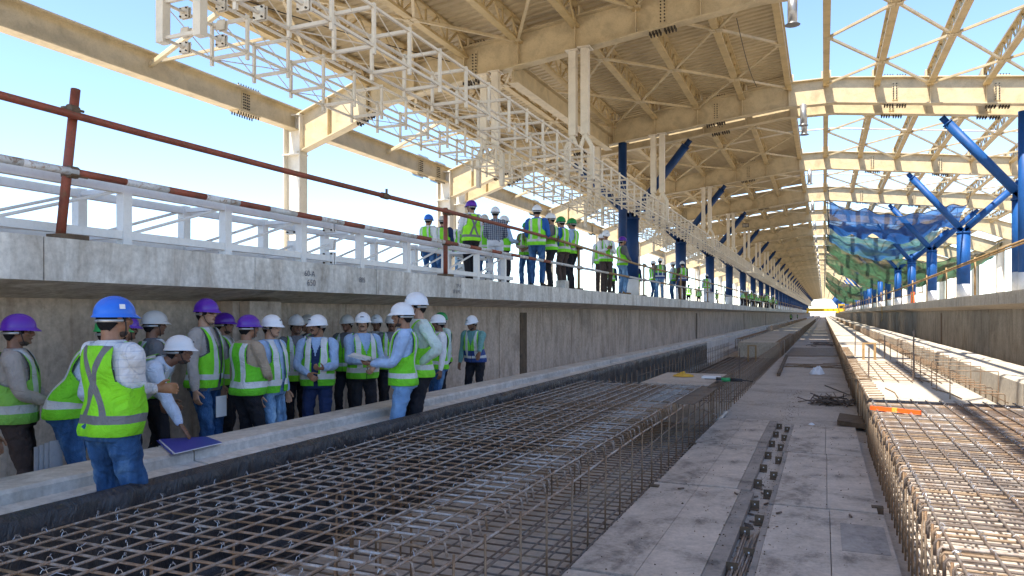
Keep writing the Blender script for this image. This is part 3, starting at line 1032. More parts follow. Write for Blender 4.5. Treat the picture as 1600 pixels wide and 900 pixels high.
q = MB(); q.box(xk - 1.0, xk + 0.7, Yc - 1.26, Yc - 1.21, 1.7, 2.6); q.build('window', 'black', t)
# ------------------------------------------------------------------ rebar cages
def bar_mesh(pts, r, n=6):
    q = MB(); q.tube(pts, r, n)
    me = bpy.data.meshes.new('bar')
    me.from_pydata(q.v, [], q.f)
    me.polygons.foreach_set('use_smooth', [len(p.vertices) == 4 for p in me.polygons])
    return me

def put(name, me, mat, parent, wloc, rz=0.0, tilt=0.0):
    key = me.name + mat
    if key not in put.cache:
        m2 = me.copy(); m2.materials.clear(); m2.materials.append(M[mat]); put.cache[key] = m2
    o = bpy.data.objects.new(name, put.cache[key])
    COL.objects.link(o)
    o.parent = parent
    o.location = Vector(wloc) - Vector(parent.location)
    o.rotation_euler = (tilt, 0, rz)
    return o
put.cache = {}

def ties(parent, xs, ys, z, prob, seedn, rr=0.0017, big=0.06):
    rnd = random.Random(seedn)
    q = MB()
    for x in xs:
        for y in ys:
            if rnd.random() > prob: continue
            a = rnd.uniform(0, 6.28)
            s = 0.013 + rnd.random() * 0.008
            h = rnd.uniform(0.006, 0.02)
            pts = [(x + s * math.cos(a), y + s * math.sin(a), z - 0.004), (x + s * .5 * math.cos(a), y + s * .5 * math.sin(a), z + .014),
                   (x - s * .5 * math.cos(a), y - s * .5 * math.sin(a), z + .014), (x - s * math.cos(a), y - s * math.sin(a), z)]
            q.tube(pts, rr, 4)
            b = rnd.uniform(0, 6.28); l = rnd.uniform(0.01, 0.03) if rnd.random() > big else rnd.uniform(0.05, 0.10)
            q.tube([(x, y, z + .012), (x + l * .5 * math.cos(b), y + l * .5 * math.sin(b), z + .012 + h), (x + l * math.cos(b + .5), y + l * math.sin(b + .5), z + h)], rr, 4)
            if rnd.random() < 0.4:
                q.tube([(x, y, z + .012), (x - .02 * math.cos(b), y - .01, z + .012 + h * 1.4), (x - .012, y + .02, z + .012 + h * .7), (x + .01, y, z + .015)], rr, 4)
    o = q.build('tie_wire', 'wire', parent, fix=False)
    o['kind'] = 'stuff'
    return o

rnd = random.Random(11)
# left cage
LXA, LXB, LYA, LYB = -3.98, -1.88, 0.9, 12.7
t = thing('rebar_cage', (-2.85, 7, FLOOR), 'wide tied rebar mat on the left between black plastic sheet and central boards', 'rebar cage')
cross = bar_mesh([(-1.06, 0, 0), (0, 0, 0.004), (1.0, 0, 0), (1.075, 0, -0.02), (1.09, 0, -0.1)], 0.0074)
crossb = bar_mesh([(-1.12, 0, 0), (1.15, 0, 0)], 0.0074)
nY = int((LYB - LYA) / 0.152)
ysL = [LYA + 0.152 * i + rnd.uniform(-0.012, 0.012) for i in range(nY)]
for i, y in enumerate(ysL):
    put('top_crossbar', cross, rnd.choice(['rebar', 'rebar', 'rebar', 'rebar', 'rebar_rust']), t, (-2.95 + rnd.uniform(-.025, .025), y, -1.215 + rnd.uniform(-.004, .004)), rnd.uniform(-.022, .022))
    put('bottom_crossbar', crossb, rnd.choice(['rebar_dark', 'rebar_rust']), t, (-2.83, y + .05, -1.845), rnd.uniform(-.01, .01))
mid = (LYA + LYB) / 2; half = (LYB - LYA) / 2
xsL = [LXA + 0.05 + 0.158 * i for i in range(14)]
for i, x in enumerate(xsL):
    a = [(rnd.uniform(-.012, .012), -half + 2 * half * k / 8, rnd.uniform(-.010, .006)) for k in range(9)]
    put('top_long_bar', bar_mesh(a, 0.0074), 'rebar', t, (x, mid, -1.198), rnd.uniform(-.0015, .0015))
for i, x in enumerate([-3.9 + 0.2 * k for k in range(12)]):
    a = [(0, -half, 0), (0, half + 0.4, 0)]
    put('bottom_long_bar', bar_mesh(a, 0.0074), 'rebar_dark', t, (x, mid, -1.828), rnd.uniform(-.002, .002))
for z, m_ in ((-1.25, 'rebar'), (-1.42, 'rebar_dark'), (-1.62, 'rebar_dark'), (-1.80, 'rebar_dark')):
    a = [(rnd.uniform(-.012, .012), -half + 2 * (half + .25) * k / 9, rnd.uniform(-.02, .02) - (0.25 * max(0, k - 7) if z > -1.3 else 0.0)) for k in range(10)]
    put('side_bar', bar_mesh(a, 0.009), m_, t, (-1.735, mid, z))
vert = bar_mesh([(0, 0, 0), (0.006, 0, 0.66)], 0.008)
for i in range(26):
    put('side_upright', vert, 'rebar_rust', t, (-1.715, LYA + 0.47 * i + rnd.uniform(-.04, .04), -1.87), 0, rnd.uniform(-.04, .04))
chair_ = bar_mesh([(-.12, 0, 0), (-.12, 0, 0.62), (0.12, 0, 0.62), (.12, 0, 0)], 0.008)
for i in range(16):
    x = rnd.choice([-3.6, -3.0, -2.4]) + rnd.uniform(-.1, .1)
    put('spacer_bar', chair_, 'rebar_rust', t, (x, LYA + i * 0.42, -1.86), rnd.uniform(1.2, 1.9))
ties(t, xsL, ysL, -1.192, 0.75, 5)

# right cage
RXA, RXB, RYA, RYB = 0.56, 2.62, 1.0, 11.6
t = thing('rebar_cage', (1.6, 6.3, FLOOR), 'deep sunlit rebar cage filling the right channel nearest the camera', 'rebar cage')
nY = int((RYB - RYA) / 0.11)
ysR = [RYA + 0.11 * i + rnd.uniform(-0.015, 0.015) for i in range(nY)]
crossr = bar_mesh([(-1.035, 0, -.09), (-1.035, 0, -.02), (-1.02, 0, 0), (0, 0, -0.004), (1.03, 0, 0)], 0.0085)
crossb = bar_mesh([(-1.03, 0, 0), (1.03, 0, 0)], 0.0085)
for i, y in enumerate(ysR):
    put('top_crossbar', crossr, rnd.choice(['rebar', 'rebar_dark', 'rebar_dark', 'rebar_rust']), t, (1.6 + rnd.uniform(-.02, .02), y, -1.212), rnd.uniform(-.015, .015))
    if i % 2 == 0:
        put('bottom_crossbar', crossb, rnd.choice(['rebar', 'rebar_rust']), t, (1.6, y + .03, -1.83), rnd.uniform(-.02, .02))
mid = (RYA + RYB) / 2; half = (RYB - RYA) / 2
xsR = [RXA + 0.05 + 0.17 * i for i in range(12)]
for x in xsR:
    a = [(rnd.uniform(-.008, .008), -half + 2 * half * k / 8, rnd.uniform(-.008, .006)) for k in range(9)]
    put('top_long_bar', bar_mesh(a, 0.009), 'rebar_dark', t, (x, mid, -1.196), rnd.uniform(-.002, .002))
for x in [0.6 + 0.25 * k for k in range(8)]:
    put('bottom_long_bar', bar_mesh([(0, -half, 0), (0, half, 0)], 0.009), 'rebar_dark', t, (x, mid, -1.81), rnd.uniform(-.002, .002))
for z in (-1.3, -1.42, -1.55, -1.68, -1.8):
    a = [(rnd.uniform(-.01, .01), -half + 2 * half * k / 9, rnd.uniform(-.015, .015)) for k in range(10)]
    put('side_bar', bar_mesh(a, 0.0085), 'rebar_dark', t, (0.585, mid, z))
    a = [(0, -half, 0), (0, half, 0)]
    put('side_bar', bar_mesh(a, 0.0085), 'rebar_dark', t, (2.6, mid, z))
for i in range(44):
    put('side_upright', vert, 'rebar_rust', t, (0.57, RYA + 0.24 * i + rnd.uniform(-.04, .04), -1.87), 0, rnd.uniform(-.05, .05))
ties(t, xsR, ysR, -1.19, 0.45, 6)

# orange spirit level lying on the right cage
p = ray(1360, 637, Z=-1.17); p2 = ray(1439, 645, Z=-1.17)
q = MB(); q.bar(p, p2, 0.03, 0.05)
t = thing('spirit_level', p, 'orange strip of a spirit level lying on the right rebar cage', 'spirit level')
q.build('level_body', 'plastic_orange', t)
m_ = (p + p2) / 2; dd = (p2 - p).normalized()
q = MB(); q.bar(m_ - dd * 0.03, m_ + dd * 0.03, 0.036, 0.054); q.build('vial', 'cloth_yellow', t)

# ------------------------------------------------------------------ poured track slabs with starter bars
def slab(xa, xb, y0, y1, z, label, inner, near_spacing=0.34):
    t = thing('track_slab', ((xa + xb) / 2, y0, FLOOR), label, 'concrete slab')
    q = MB(); q.box(xa, xb, y0, y1, FLOOR + 0.003, z); q.build('concrete', 'pour', t)
    hook = bar_mesh([(0, 0, 0), (0, 0, 0.62), (0.02, 0, 0.66), (0.22, 0, 0.67)], 0.0085)
    hook2 = bar_mesh([(0, 0, 0), (0, 0, 0.42), (-0.02, 0, 0.44), (-0.30, 0, 0.44)], 0.0085)
    rest = MB(); n = 0
    L = {'hook_bar': 0}
    for (x, hk, flip, z0, sp) in ((inner[0], hook, inner[1], FLOOR, near_spacing), (inner[2], hook2, inner[3], z - 0.3, near_spacing * 1.3)):
        y = y0 + 0.1; cnt = 0
        while y < min(y1, y0 + 150):
            if cnt < 50:
                o = put('starter_bar', hk, 'rebar_rust', t, (x + rnd.uniform(-.02, .02), y, z0), flip + rnd.uniform(-.12, .12), rnd.uniform(-.03, .03))
            else:
                h = 0.6 + rnd.uniform(-.05, .1)
                rest.bar((x, y, z0), (x, y, z0 + h), 0.018, 0.018)
            y += sp * (1 if cnt < 50 else 1.2); cnt += 1
    o = rest.build('starter_bar', 'rebar_rust', t); o['kind'] = 'stuff'
    for x in (inner[0] - 0.01, inner[2]):
        q = MB(); q.tube([(x, y0, z + 0.03), (x, y1 * 0.6, z + 0.03)], 0.009, 6); q.build('edge_bar', 'rebar_rust', t)
    return t
slab(0.62, 2.2, 11.9, YEND - 20, -1.25, 'sunlit poured concrete track slab running down the right channel', (0.60, 0.0, 2.32, 0.0), 0.36)
slab(-3.45, -1.74, 33.5, YEND - 20, -1.25, 'shaded poured concrete track slab far down the left channel', (-1.70, math.pi, -3.6, math.pi), 0.3)

# bars laid on the right slab, second pour
t = thing('laid_rebar', (1.4, 14, -1.25), 'flat grid of loose bars laid on the bright right slab', 'rebar')
for k in range(7):
    x = 0.8 + 0.22 * k
    a = [(rnd.uniform(-.02, .02), -3.0, 0), (rnd.uniform(-.02, .02), 0, 0.004), (0, 3.2, 0)]
    put('long_bar', bar_mesh(a, 0.009), 'rebar_dark', t, (x, 18, -1.236), rnd.uniform(-.01, .01))
for k in range(9):
    put('crossbar', crossb, 'rebar_rust', t, (1.42, 15.2 + k * 0.7, -1.222), rnd.uniform(-.03, .03))
for k, (u, v, u2, v2) in enumerate(((1383, 606, 1403, 621), (1456, 606, 1503, 623), (1326, 583, 1370, 592), (1420, 588, 1452, 597))):
    a = ray(u, v, Z=-1.237); b = ray(u2, v2, Z=-1.237)
    q = MB(); q.tube([a, (a + b) / 2 + Vector((0.05, 0, 0)), b], 0.009, 6)
    solo('loose_bar', q, 'rebar_rust', ['short rusty bar lying near the start of the bright slab', 'longest bent rusty bar lying toward the right of the bright slab', 'rusty bar lying across the left edge of the bright slab', 'rusty bar lying mid slab in front of the laid grid'][k], 'rebar')

# portal shaped orange-brown guide frames
def guide(u, v, zbase, label, h=0.55):
    p = ray(u, v, Z=zbase)
    t = thing('guide_frame', p, label, 'steel frame')
    for dx in (-0.14, 0.14):
        q = MB(); q.box(p.x + dx - 0.03, p.x + dx + 0.03, p.y - 0.03, p.y + 0.03, p.z, p.z + h); q.build('leg', 'pipe_brown', t)
    q = MB(); q.box(p.x - 0.17, p.x + 0.17, p.y - 0.03, p.y + 0.03, p.z + h, p.z + h + 0.04); q.build('top_bar', 'pipe_brown', t)
guide(1358, 562, -1.25, 'small orange-brown steel portal standing on the bright right slab', 0.42)
guide(1175, 566, -1.88, 'dark steel portal standing in the open left channel', 0.62)
# thin tall stakes and stirrups on the slab
for i, (u, v, h, lab) in enumerate(((1427, 596, 0.95, 'tall dark stake standing in the shadow stripe of the right slab'), (1357, 592, 0.6, 'pair-like thin stake beside the orange portal'), (1336, 556, 0.7, 'thin stake left of the orange portal'), (1382, 561, 0.65, 'thin stake right of the orange portal'), (1155, 594, 0.9, 'thin stake at the end of the left board deck'))):
    p = ray(u, v, Z=-1.25 if i != 4 else -1.88)
    q = MB(); q.tube([p, p + Vector((0.01, 0.02, h))], 0.014, 6)
    solo('stake', q, 'rebar_dark', lab, 'stake')
for i in range(5):
    x = 2.32; y = 9.8 + i * 0.9
ys_ = [12.4 + 1.1 * i for i in range(14)]
pr_ = None
for i, y in enumerate(ys_):
    q = MB()
    w = 0.6
    q.tube([(0, 0, 0), (0, 0, .42), (-w, 0, .42), (-w, 0, 0)], 0.009, 6)
    if pr_ is None:
        q.v = [(a + 0.0, b, c) for a, b, c in q.v]
        pr_ = q.build('stirrup', 'rebar_rust'); tag(pr_, 'rusty stirrup hoop standing along the channel edge of the bright right slab', 'stirrup', 'rusty stirrup hoops on the right slab')
        pr_.location = (2.3, y, -1.25)
    else:
        dup(pr_, (2.3 + rnd.uniform(-.04, .04), y, -1.25), rot=(0, 0, rnd.uniform(-.2, .2)))

# left: plywood deck at the end of the cage and bottom rebar beyond
q = MB(); q.box(-3.0, -1.78, 12.9, 15.4, -1.245, -1.225)
a_ = thing('board_deck', (-2.8, 13, FLOOR), 'pale board deck lying on the far end of the left rebar mat', 'deck')
q.build('board', 'bed', a_)
q = MB(); q.box(-2.6, -1.62, 10.2, 12.6, -1.24, -1.226); q.build('board', 'ply_dark', a_)
q = MB(); q.box(-1.78, -1.7, 12.5, 15.6, -1.30, -1.21); q.box(-3.7, -1.7, 12.8, 12.9, -1.32, -1.25); q.build('bearer', 'timber', a_)
for k in range(9):
    q = MB(); y = 12.6 + k * 0.36; q.box(-1.745, -1.725, y, y + 0.02, FLOOR, -1.3); q.build('support_bar', 'rebar_rust', a_)
t = thing('bottom_rebar', (-2.8, 25, FLOOR), 'dark lower rebar mat lying in the open left channel beyond the board deck', 'rebar mat')
for k in range(50):
    put('crossbar', bar_mesh([(-1.0, 0, 0), (1.0, 0, 0)], 0.01) if k == 0 else put.cb, 'rebar_dark', t, (-2.75, 15.8 + 0.34 * k, -1.86), rnd.uniform(-.01, .01)) if k else setattr(put, 'cb', bar_mesh([(-1.0, 0, 0), (1.0, 0, 0)], 0.01))
for k in range(11):
    put('long_bar', bar_mesh([(0, -8.9, 0), (0, 8.9, 0)], 0.01), 'rebar_dark', t, (-3.7 + .19 * k, 24.4, -1.838), rnd.uniform(-.003, .003))
for k in range(44):
    put('upright_bar', vert, 'rebar_rust', t, (-1.71, 15.9 + .4 * k, -1.88), 0, rnd.uniform(-.05, .05))
for k in range(44):
    put('upright_bar', vert, 'rebar_rust', t, (-3.72, 13 + .45 * k, -1.88), 0, rnd.uniform(-.05, .05))
for z in (-1.35, -1.6):
    for x in (-1.72, -3.71):
        put('side_bar', bar_mesh([(0, -9, 0), (0, 9, 0)], 0.009), 'rebar_dark', t, (x, 24.6, z))

# ------------------------------------------------------------------ shuttering boards along the middle
def board(x0, x1, y0, y1, yaw, label, brk, seam):
    t = thing('shuttering_board', ((x0 + x1) / 2, (y0 + y1) / 2, FLOOR), label, 'board', 'large shuttering boards along the track bed', yaw)
    t['_w'] = [(x0 + x1) / 2, (y0 + y1) / 2, FLOOR]
    h = 0.075
    s = seam
    edge = 0.13 if brk > 0 else 0.05
    inner = x1 if brk > 0 else x0
    a0, a1 = (x0, x1 - edge) if brk > 0 else (x0 + edge, x1)
    mid_ = (a0 + a1) / 2 + 0.02
    q = MB(); q.box(a0, mid_ - 0.003, y0, y1, FLOOR + 0.004, FLOOR + h); q.build('panel', 'ply', t)
    q = MB(); q.box(mid_ + 0.003, a1, y0, y1, FLOOR + 0.004, FLOOR + h + 0.003); q.build('panel', 'ply', t)
    q = MB(); q.box(min(a1, inner) + .003 if brk > 0 else x0, max(a1, inner) if brk > 0 else a0 - .003, y0 + .01, y1 - .01, FLOOR + 0.004, FLOOR + h - 0.006); q.build('edge_strip', 'ply_edge', t)
    n = 3
    for i in range(n):
        y = y0 + (y1 - y0) * (i + 0.5) / n
        q = MB(); sx = inner
        d = 0.085 * (1 if brk > 0 else -1)
        xa_, xb_ = sorted((sx + 0.002 * brk, sx + d))
        q.box(xa_, xb_, y - 0.035, y + 0.035, FLOOR + 0.004, FLOOR + 0.012)
        q.box(xa_, xb_, y + 0.033, y + 0.041, FLOOR + 0.012, FLOOR + 0.085)
        xm = (xa_ + xb_) / 2
        b_ = q.build('bracket', 'timber', t)
        q = MB(); q.tube([(xm, y + 0.032, FLOOR + .05), (xm, y + 0.028, FLOOR + .05)], 0.007, 8); o = q.build('hole', 'paper', b_, fix=False)
        o.data.transform(Matrix.Translation(-Vector(t.location)))
    return t
M['ply_worn'] = ply_mat('worn_dark_patch', (0.31, 0.275, 0.245))
M['ply_edge'] = ply_mat('weathered_edge_strip', (0.27, 0.23, 0.195))
board(-1.68, -0.66, 5.05, 7.95, 0.0, 'nearest left shuttering board, cut off by the bottom of the photo', 1, 0)
board(-1.66, -0.71, 8.0, 10.6, 0.004, 'middle left shuttering board between two others', 1, 0)
board(-1.68, -0.72, 10.66, 13.3, -0.004, 'farthest left shuttering board with dark corner block', 1, 0)
bd_ = board(-0.49, 0.50, 4.4, 7.45, 0.0, 'nearest right shuttering board with dark worn rectangle', -1, 0)
q = MB(); q.box(0.13, 0.47, 6.2, 7.0, FLOOR + .079, FLOOR + .0815); q.build('worn_patch', 'ply_worn', bd_)
bq = board(-0.485, 0.46, 7.5, 10.35, -0.003, 'middle right shuttering board beside the gap', -1, 0)
board(-0.50, 0.46, 10.4, 13.0, -0.005, 'farthest right shuttering board near the pile of bars', -1, 0)
board(-1.68, -0.66, 2.0, 5.0, 0.0, 'left shuttering board below the picture edge', 1, 0)
# dark end blocks
for i, (u, v, lab) in enumerate(((1082, 702, 'dark block under a corner of the farthest left board'), (1022, 771, 'dark block under a corner of the middle left board'), (1371, 806, 'dark square steel offcut at the right edge of the nearest right board'))):
    p = ray(u, v, Z=FLOOR); q = MB(); q.box(p.x - .05, p.x + .05, p.y - .04, p.y + .04, FLOOR + .003, FLOOR + .09)
    solo('end_block', q, 'timber', lab, 'block')
# rods in the gap
t = thing('rod_bundle', (-0.55, 5.4, FLOOR), 'bundle of long grey rods in the gap between the two rows of boards', 'rods')
for k in range(7):
    put('rod', bar_mesh([(0, -1.1, 0), (0.005, 1.0, 0)], 0.009), 'rebar', t, (-0.635 + 0.018 * k, 5.6 + rnd.uniform(-.12, .12), FLOOR + 0.018 + (k % 2) * 0.014), rnd.uniform(-.03, .03))
# rod offcuts scattered
scat = None
for i, (u, v) in enumerate([(1186, 763), (1193, 771), (1180, 776), (1197, 787), (1167, 797), (1173, 803), (1168, 819), (1170, 822), (1162, 833), (1177, 815), (1189, 764), (1153, 858), (1217, 801), (1183, 784), (1329, 806), (1064, 763), (1150, 771), (1161, 842), (1190, 757), (1172, 826)]):
    p = ray(u, v, Z=FLOOR + (0.09 if i in (12, 14, 15, 16) else 0.012))
    if scat is None:
        q = MB(); q.tube([(-0.035, 0, 0), (0.035, 0, 0)], 0.0095, 8)
        scat = q.build('rod_offcut', 'rebar_dark'); tag(scat, 'short dark rod offcut scattered around the gap between the boards', 'offcut', 'short rod offcuts on the floor'); scat.location = p
    else:
        dup(scat, p, rot=(0, 0, rnd.uniform(0, 3.1)))
# cable along the left boards
a = [ray(u, v, Z=FLOOR + .02) for u, v in ((884, 897), (940, 850), (985, 811), (1035, 765), (1080, 722), (1104, 694), (1112, 672))]
q = MB(); q.tube(a, 0.012, 6)
solo('black_cable', q, 'black', 'black cable running along the outer side of the left boards', 'cable')
q = MB(); q.tube([p + Vector((-0.05, 0.02, 0)) for p in a], 0.009, 6)
solo('grey_rod', q, 'rebar', 'long thin grey rod lying beside the black cable', 'rod')

# pile of cut bars
p = ray(1306, 632, Z=FLOOR)
t = thing('bar_pile', p, 'messy pile of short cut bars near the right cage', 'rebar pile')
sb = bar_mesh([(-0.24, 0, 0), (0.24, 0, 0)], 0.011)
for i in range(80):
    k = rnd.random()
    o = put('cut_bar', sb, 'rebar_dark', t, (p.x + rnd.gauss(0, .22), p.y + rnd.gauss(0, .2), FLOOR + 0.015 + 0.16 * k * k + .02), 0)
    o.rotation_euler = (0, rnd.uniform(-.35, .35), rnd.gauss(1.1, .8))
# timber plank, steel plate, coil, beam, bags
def zthing(name, pts, z0, z1, mat, label, cat):
    pp = [ray(u, v, Z=z0) for u, v in pts]
    q = MB(); q.prism([(a.x, a.y) for a in pp], 'z', z0 + .003, z1)
    return solo(name, q, mat, label, cat)
zthing('timber_plank', [(1308, 664), (1358, 672), (1362, 660), (1312, 652)], FLOOR + .05, FLOOR + .13, 'timber', 'thick timber plank sticking out from under the right cage', 'plank')
zthing('steel_mat', [(1226, 557), (1311, 557), (1306, 544), (1238, 544)], FLOOR, FLOOR + .03, 'rebar_dark', 'dark ribbed steel mat lying across the middle of the bed', 'steel mat')
zthing('timber_beam', [(1214, 588), (1219, 588), (1231, 558), (1227, 558)], FLOOR, FLOOR + .1, 'timber', 'long brown timber beam lying near the white cloth', 'beam')
p = ray(1286, 541, Z=FLOOR)
t = thing('wire_coil', p, 'tangled coil of dark bars lying beyond the steel mat', 'wire coil')
q = MB()
for k in range(9):
    r0 = rnd.uniform(.45, .85); cx = rnd.uniform(-.3, .3); cy = rnd.uniform(-1.0, 1.0)
    q.tube([(p.x + cx + r0 * math.cos(a_ * .35), p.y + cy + 2.0 * r0 * math.sin(a_ * .35), FLOOR + .03 + .02 * k) for a_ in range(rnd.randint(9, 16))], 0.016, 5)
q.build('coil', 'rebar_dark', t)
p = ray(1290, 573, Z=FLOOR)
t = thing('loose_bars', p, 'scatter of long rusty bars lying behind the white cloth', 'rebar')
for k in range(14):
    l = rnd.uniform(.4, .9)
    put('bar', bar_mesh([(-l, 0, 0), (0, rnd.uniform(-.08, .08), .01), (l, 0, 0)], 0.013), 'rebar_rust', t, (p.x + rnd.uniform(-.9, .45), p.y + rnd.uniform(-1.0, 1.6), FLOOR + .02 + .01 * (k % 3)), rnd.uniform(-.25, .25))
a, b = ray(1289, 602, Z=FLOOR + .02), ray(1327, 617, Z=FLOOR + .02)
q = MB(); q.tube([a, b], 0.014, 6); solo('loose_bar', q, 'rebar_dark', 'single straight dark bar lying between white cloth and pile of cut bars', 'rebar')
a, b = ray(1121, 659, Z=FLOOR + .04), ray(1134, 645, Z=FLOOR + .04)
q = MB(); q.tube([a, b], 0.045, 12); solo('pipe_offcut', q, 'galv', 'short grey pipe offcut beside the end of the left cage', 'pipe')

def cloth(u, v, z, rx, ry, h, mat, label, seed, name='cloth'):
    p = ray(u, v, Z=z)
    def fn(a, b):
        r = a; th = 2 * math.pi * b
        k = 1 + 0.35 * noise.noise(Vector((math.cos(th) * 1.6, math.sin(th) * 1.6, seed)))
        x = p.x + rx * r * math.cos(th) * k; y = p.y + ry * r * math.sin(th) * k
        n_ = abs(noise.noise(Vector((x * 6, y * 6, seed)))) + .5 * abs(noise.noise(Vector((x * 15, y * 15, seed))))
        return (x, y, z + .006 + h * max(0, 1 - r ** 2) * (0.35 + 1.1 * n_))
    q = MB(); q.grid(fn, 18, 48)
    return solo(name, q, mat, label, 'cloth', smooth=False)
cloth(1276, 584, FLOOR, 0.25, 0.42, 0.26, 'cloth_white', 'crumpled white cloth lying on the track bed', 3.3)
cloth(1068, 588, -1.22, 0.2, 0.2, 0.1, 'cloth_yellow', 'crumpled yellow cloth on the board deck', 7.1)
cloth(1268, 664, FLOOR, 0.05, 0.05, 0.03, 'cloth_white', 'tiny scrap of white paper on the bed before the right boards', 2.0, 'paper_scrap')
# angle grinder
p = ray(1132, 597, Z=-1.2)
t = thing('angle_grinder', p, 'green and black angle grinder lying on the board deck', 'power tool')
q = MB(); q.tube([p + Vector((-.05, 0, .04)), p + Vector((.1, 0, .045))], [0.04, 0.035], 12); q.build('motor_body', 'tool_green', t, True)
q = MB(); q.tube([p + Vector((.1, 0, .045)), p + Vector((.3, 0.02, .04))], [0.033, 0.025], 12); q.build('handle', 'black', t, True)
q = MB(); q.tube([p + Vector((-.05, 0, .04)), p + Vector((-.14, 0, .04))], [0.04, 0.045], 12); q.build('gear_head', 'black', t, True)
q = MB(); q.tube([p + Vector((-.1, -.03, .02)), p + Vector((-.1, -.03, .026))], 0.09, 20); q.build('disc', 'rebar', t)
q = MB(); q.tube([p + Vector((.3, .02, .04)), p + Vector((.45, .2, .01)), p + Vector((.2, .5, .01)), p + Vector((-.4, .4, .01))], .008, 6); q.build('power_cord', 'black', t)
p = ray(1112, 590, Z=-1.22)
q = MB(); q.box(p.x - .16, p.x + .16, p.y - .2, p.y + .1, -1.222, -1.19)
solo('scrap_sheet', q, 'paper', 'small pale sheet lying beside the angle grinder', 'sheet')
p = ray(888, 447, X=-6.0)
q = MB(); q.box(p.x - .12, p.x + .12, p.y - .6, p.y - .3, ZP, ZP + .2); solo('concrete_block', q, 'slab_edge', 'small concrete block on the platform edge between the standing men', 'block')

# grit and crumbs on the bed
q = MB()
for i in range(1400):
    x = rnd.uniform(-1.7, .55); y = 3.5 + 16 * rnd.random() ** 1.4
    if rnd.random() < .6: x = rnd.gauss(-.6, .1)
    r0 = rnd.uniform(.003, .009) * (1 if rnd.random() < .93 else 1.8)
    z0 = FLOOR + (0.08 if (abs(x + .6) > .12 and y < 13.2) else 0.0) 
    v = [(x + r0 * rnd.uniform(.6, 1.3) * math.cos(a), y + r0 * rnd.uniform(.6, 1.3) * math.sin(a), z0) for a in (0, 1.6, 3.1, 4.7)] + [(x, y, z0 + r0)]
    q.add(v, [(0, 1, 4), (1, 2, 4), (2, 3, 4), (3, 0, 4)])
o = q.build('grit', 'timber'); tag(o, 'fine grit and crumbs scattered over the boards and the track bed', 'grit', kind='stuff')
# ------------------------------------------------------------------ people
SKIN = [(0.36, 0.19, 0.11), (0.30, 0.15, 0.085), (0.20, 0.095, 0.055), (0.44, 0.25, 0.16)]
for i, c in enumerate(SKIN):
    m, nt, b = nodes_mat('skin_tone')
    n = noise_tex(nt, 30, 4, 0.6)
    nt.links.new(ramp(nt, n, [(0.3, sc(c, 0.85)), (0.7, sc(c, 1.12))]), b.inputs['Base Color'])
    b.inputs['Roughness'].default_value = 0.5
    b.inputs['Subsurface Weight'].default_value = 0.08
    b.inputs['Subsurface Radius'].default_value = (0.02, 0.008, 0.004)
    M['skin%d' % i] = m
CLOTH = {}
def fabric(name, c, kind='plain', c2=None, rough=0.85):
    key = (name,)
    if name in CLOTH: return CLOTH[name]
    m, nt, b = nodes_mat(name)
    n = noise_tex(nt, 5, 6, 0.65)
    col = ramp(nt, n, [(0.3, sc(c, 0.82)), (0.7, sc(c, 1.12))])
    if kind == 'denim':
        n2 = noise_tex(nt, 2.6, 4, 0.6, stretch=(2, 2, 0.8), dist=0.5)
        col = ramp(nt, n2, [(0.36, sc(c, 0.55)), (0.5, c4(c)), (0.66, (c[0] * 2.6 + .05, c[1] * 2.1 + .05, c[2] * 1.6 + .04, 1))])
        n3 = noise_tex(nt, 160, 3, 0.7)
        col = mixc(nt, 0.35, col, ramp(nt, n3, [(0.3, (0.6, 0.6, 0.6, 1)), (0.7, (1.3, 1.3, 1.3, 1))]), 'MULTIPLY')
    if kind in ('check', 'plaid'):
        at = nt.nodes.new('ShaderNodeAttribute'); at.attribute_name = 'rest'
        sx = nt.nodes.new('ShaderNodeSeparateXYZ'); nt.links.new(at.outputs['Vector'], sx.inputs[0])
        per = 0.05 if kind == 'check' else 0.045
        w = 0.12 if kind == 'check' else 0.42
        f = None
        for o_ in (0, 2):
            a = math_n(nt, 'FRACT', math_n(nt, 'MULTIPLY', sx.outputs[o_], 1 / per))
            g = math_n(nt, 'LESS_THAN', a, w)
            f = g if f is None else math_n(nt, 'ADD', f, g)
        f = math_n(nt, 'MULTIPLY', f, 0.5)
        col = mixc(nt, f, col, c2 or sc(c, 0.5))
    nt.links.new(col, b.inputs['Base Color'])
    b.inputs['Roughness'].default_value = rough
    b.inputs['Specular IOR Level'].default_value = 0.2
    n4 = noise_tex(nt, 7, 6, 0.6, dist=2.0)
    bump(nt, b, n4, 0.8, 0.035)
    CLOTH[name] = m
    return m
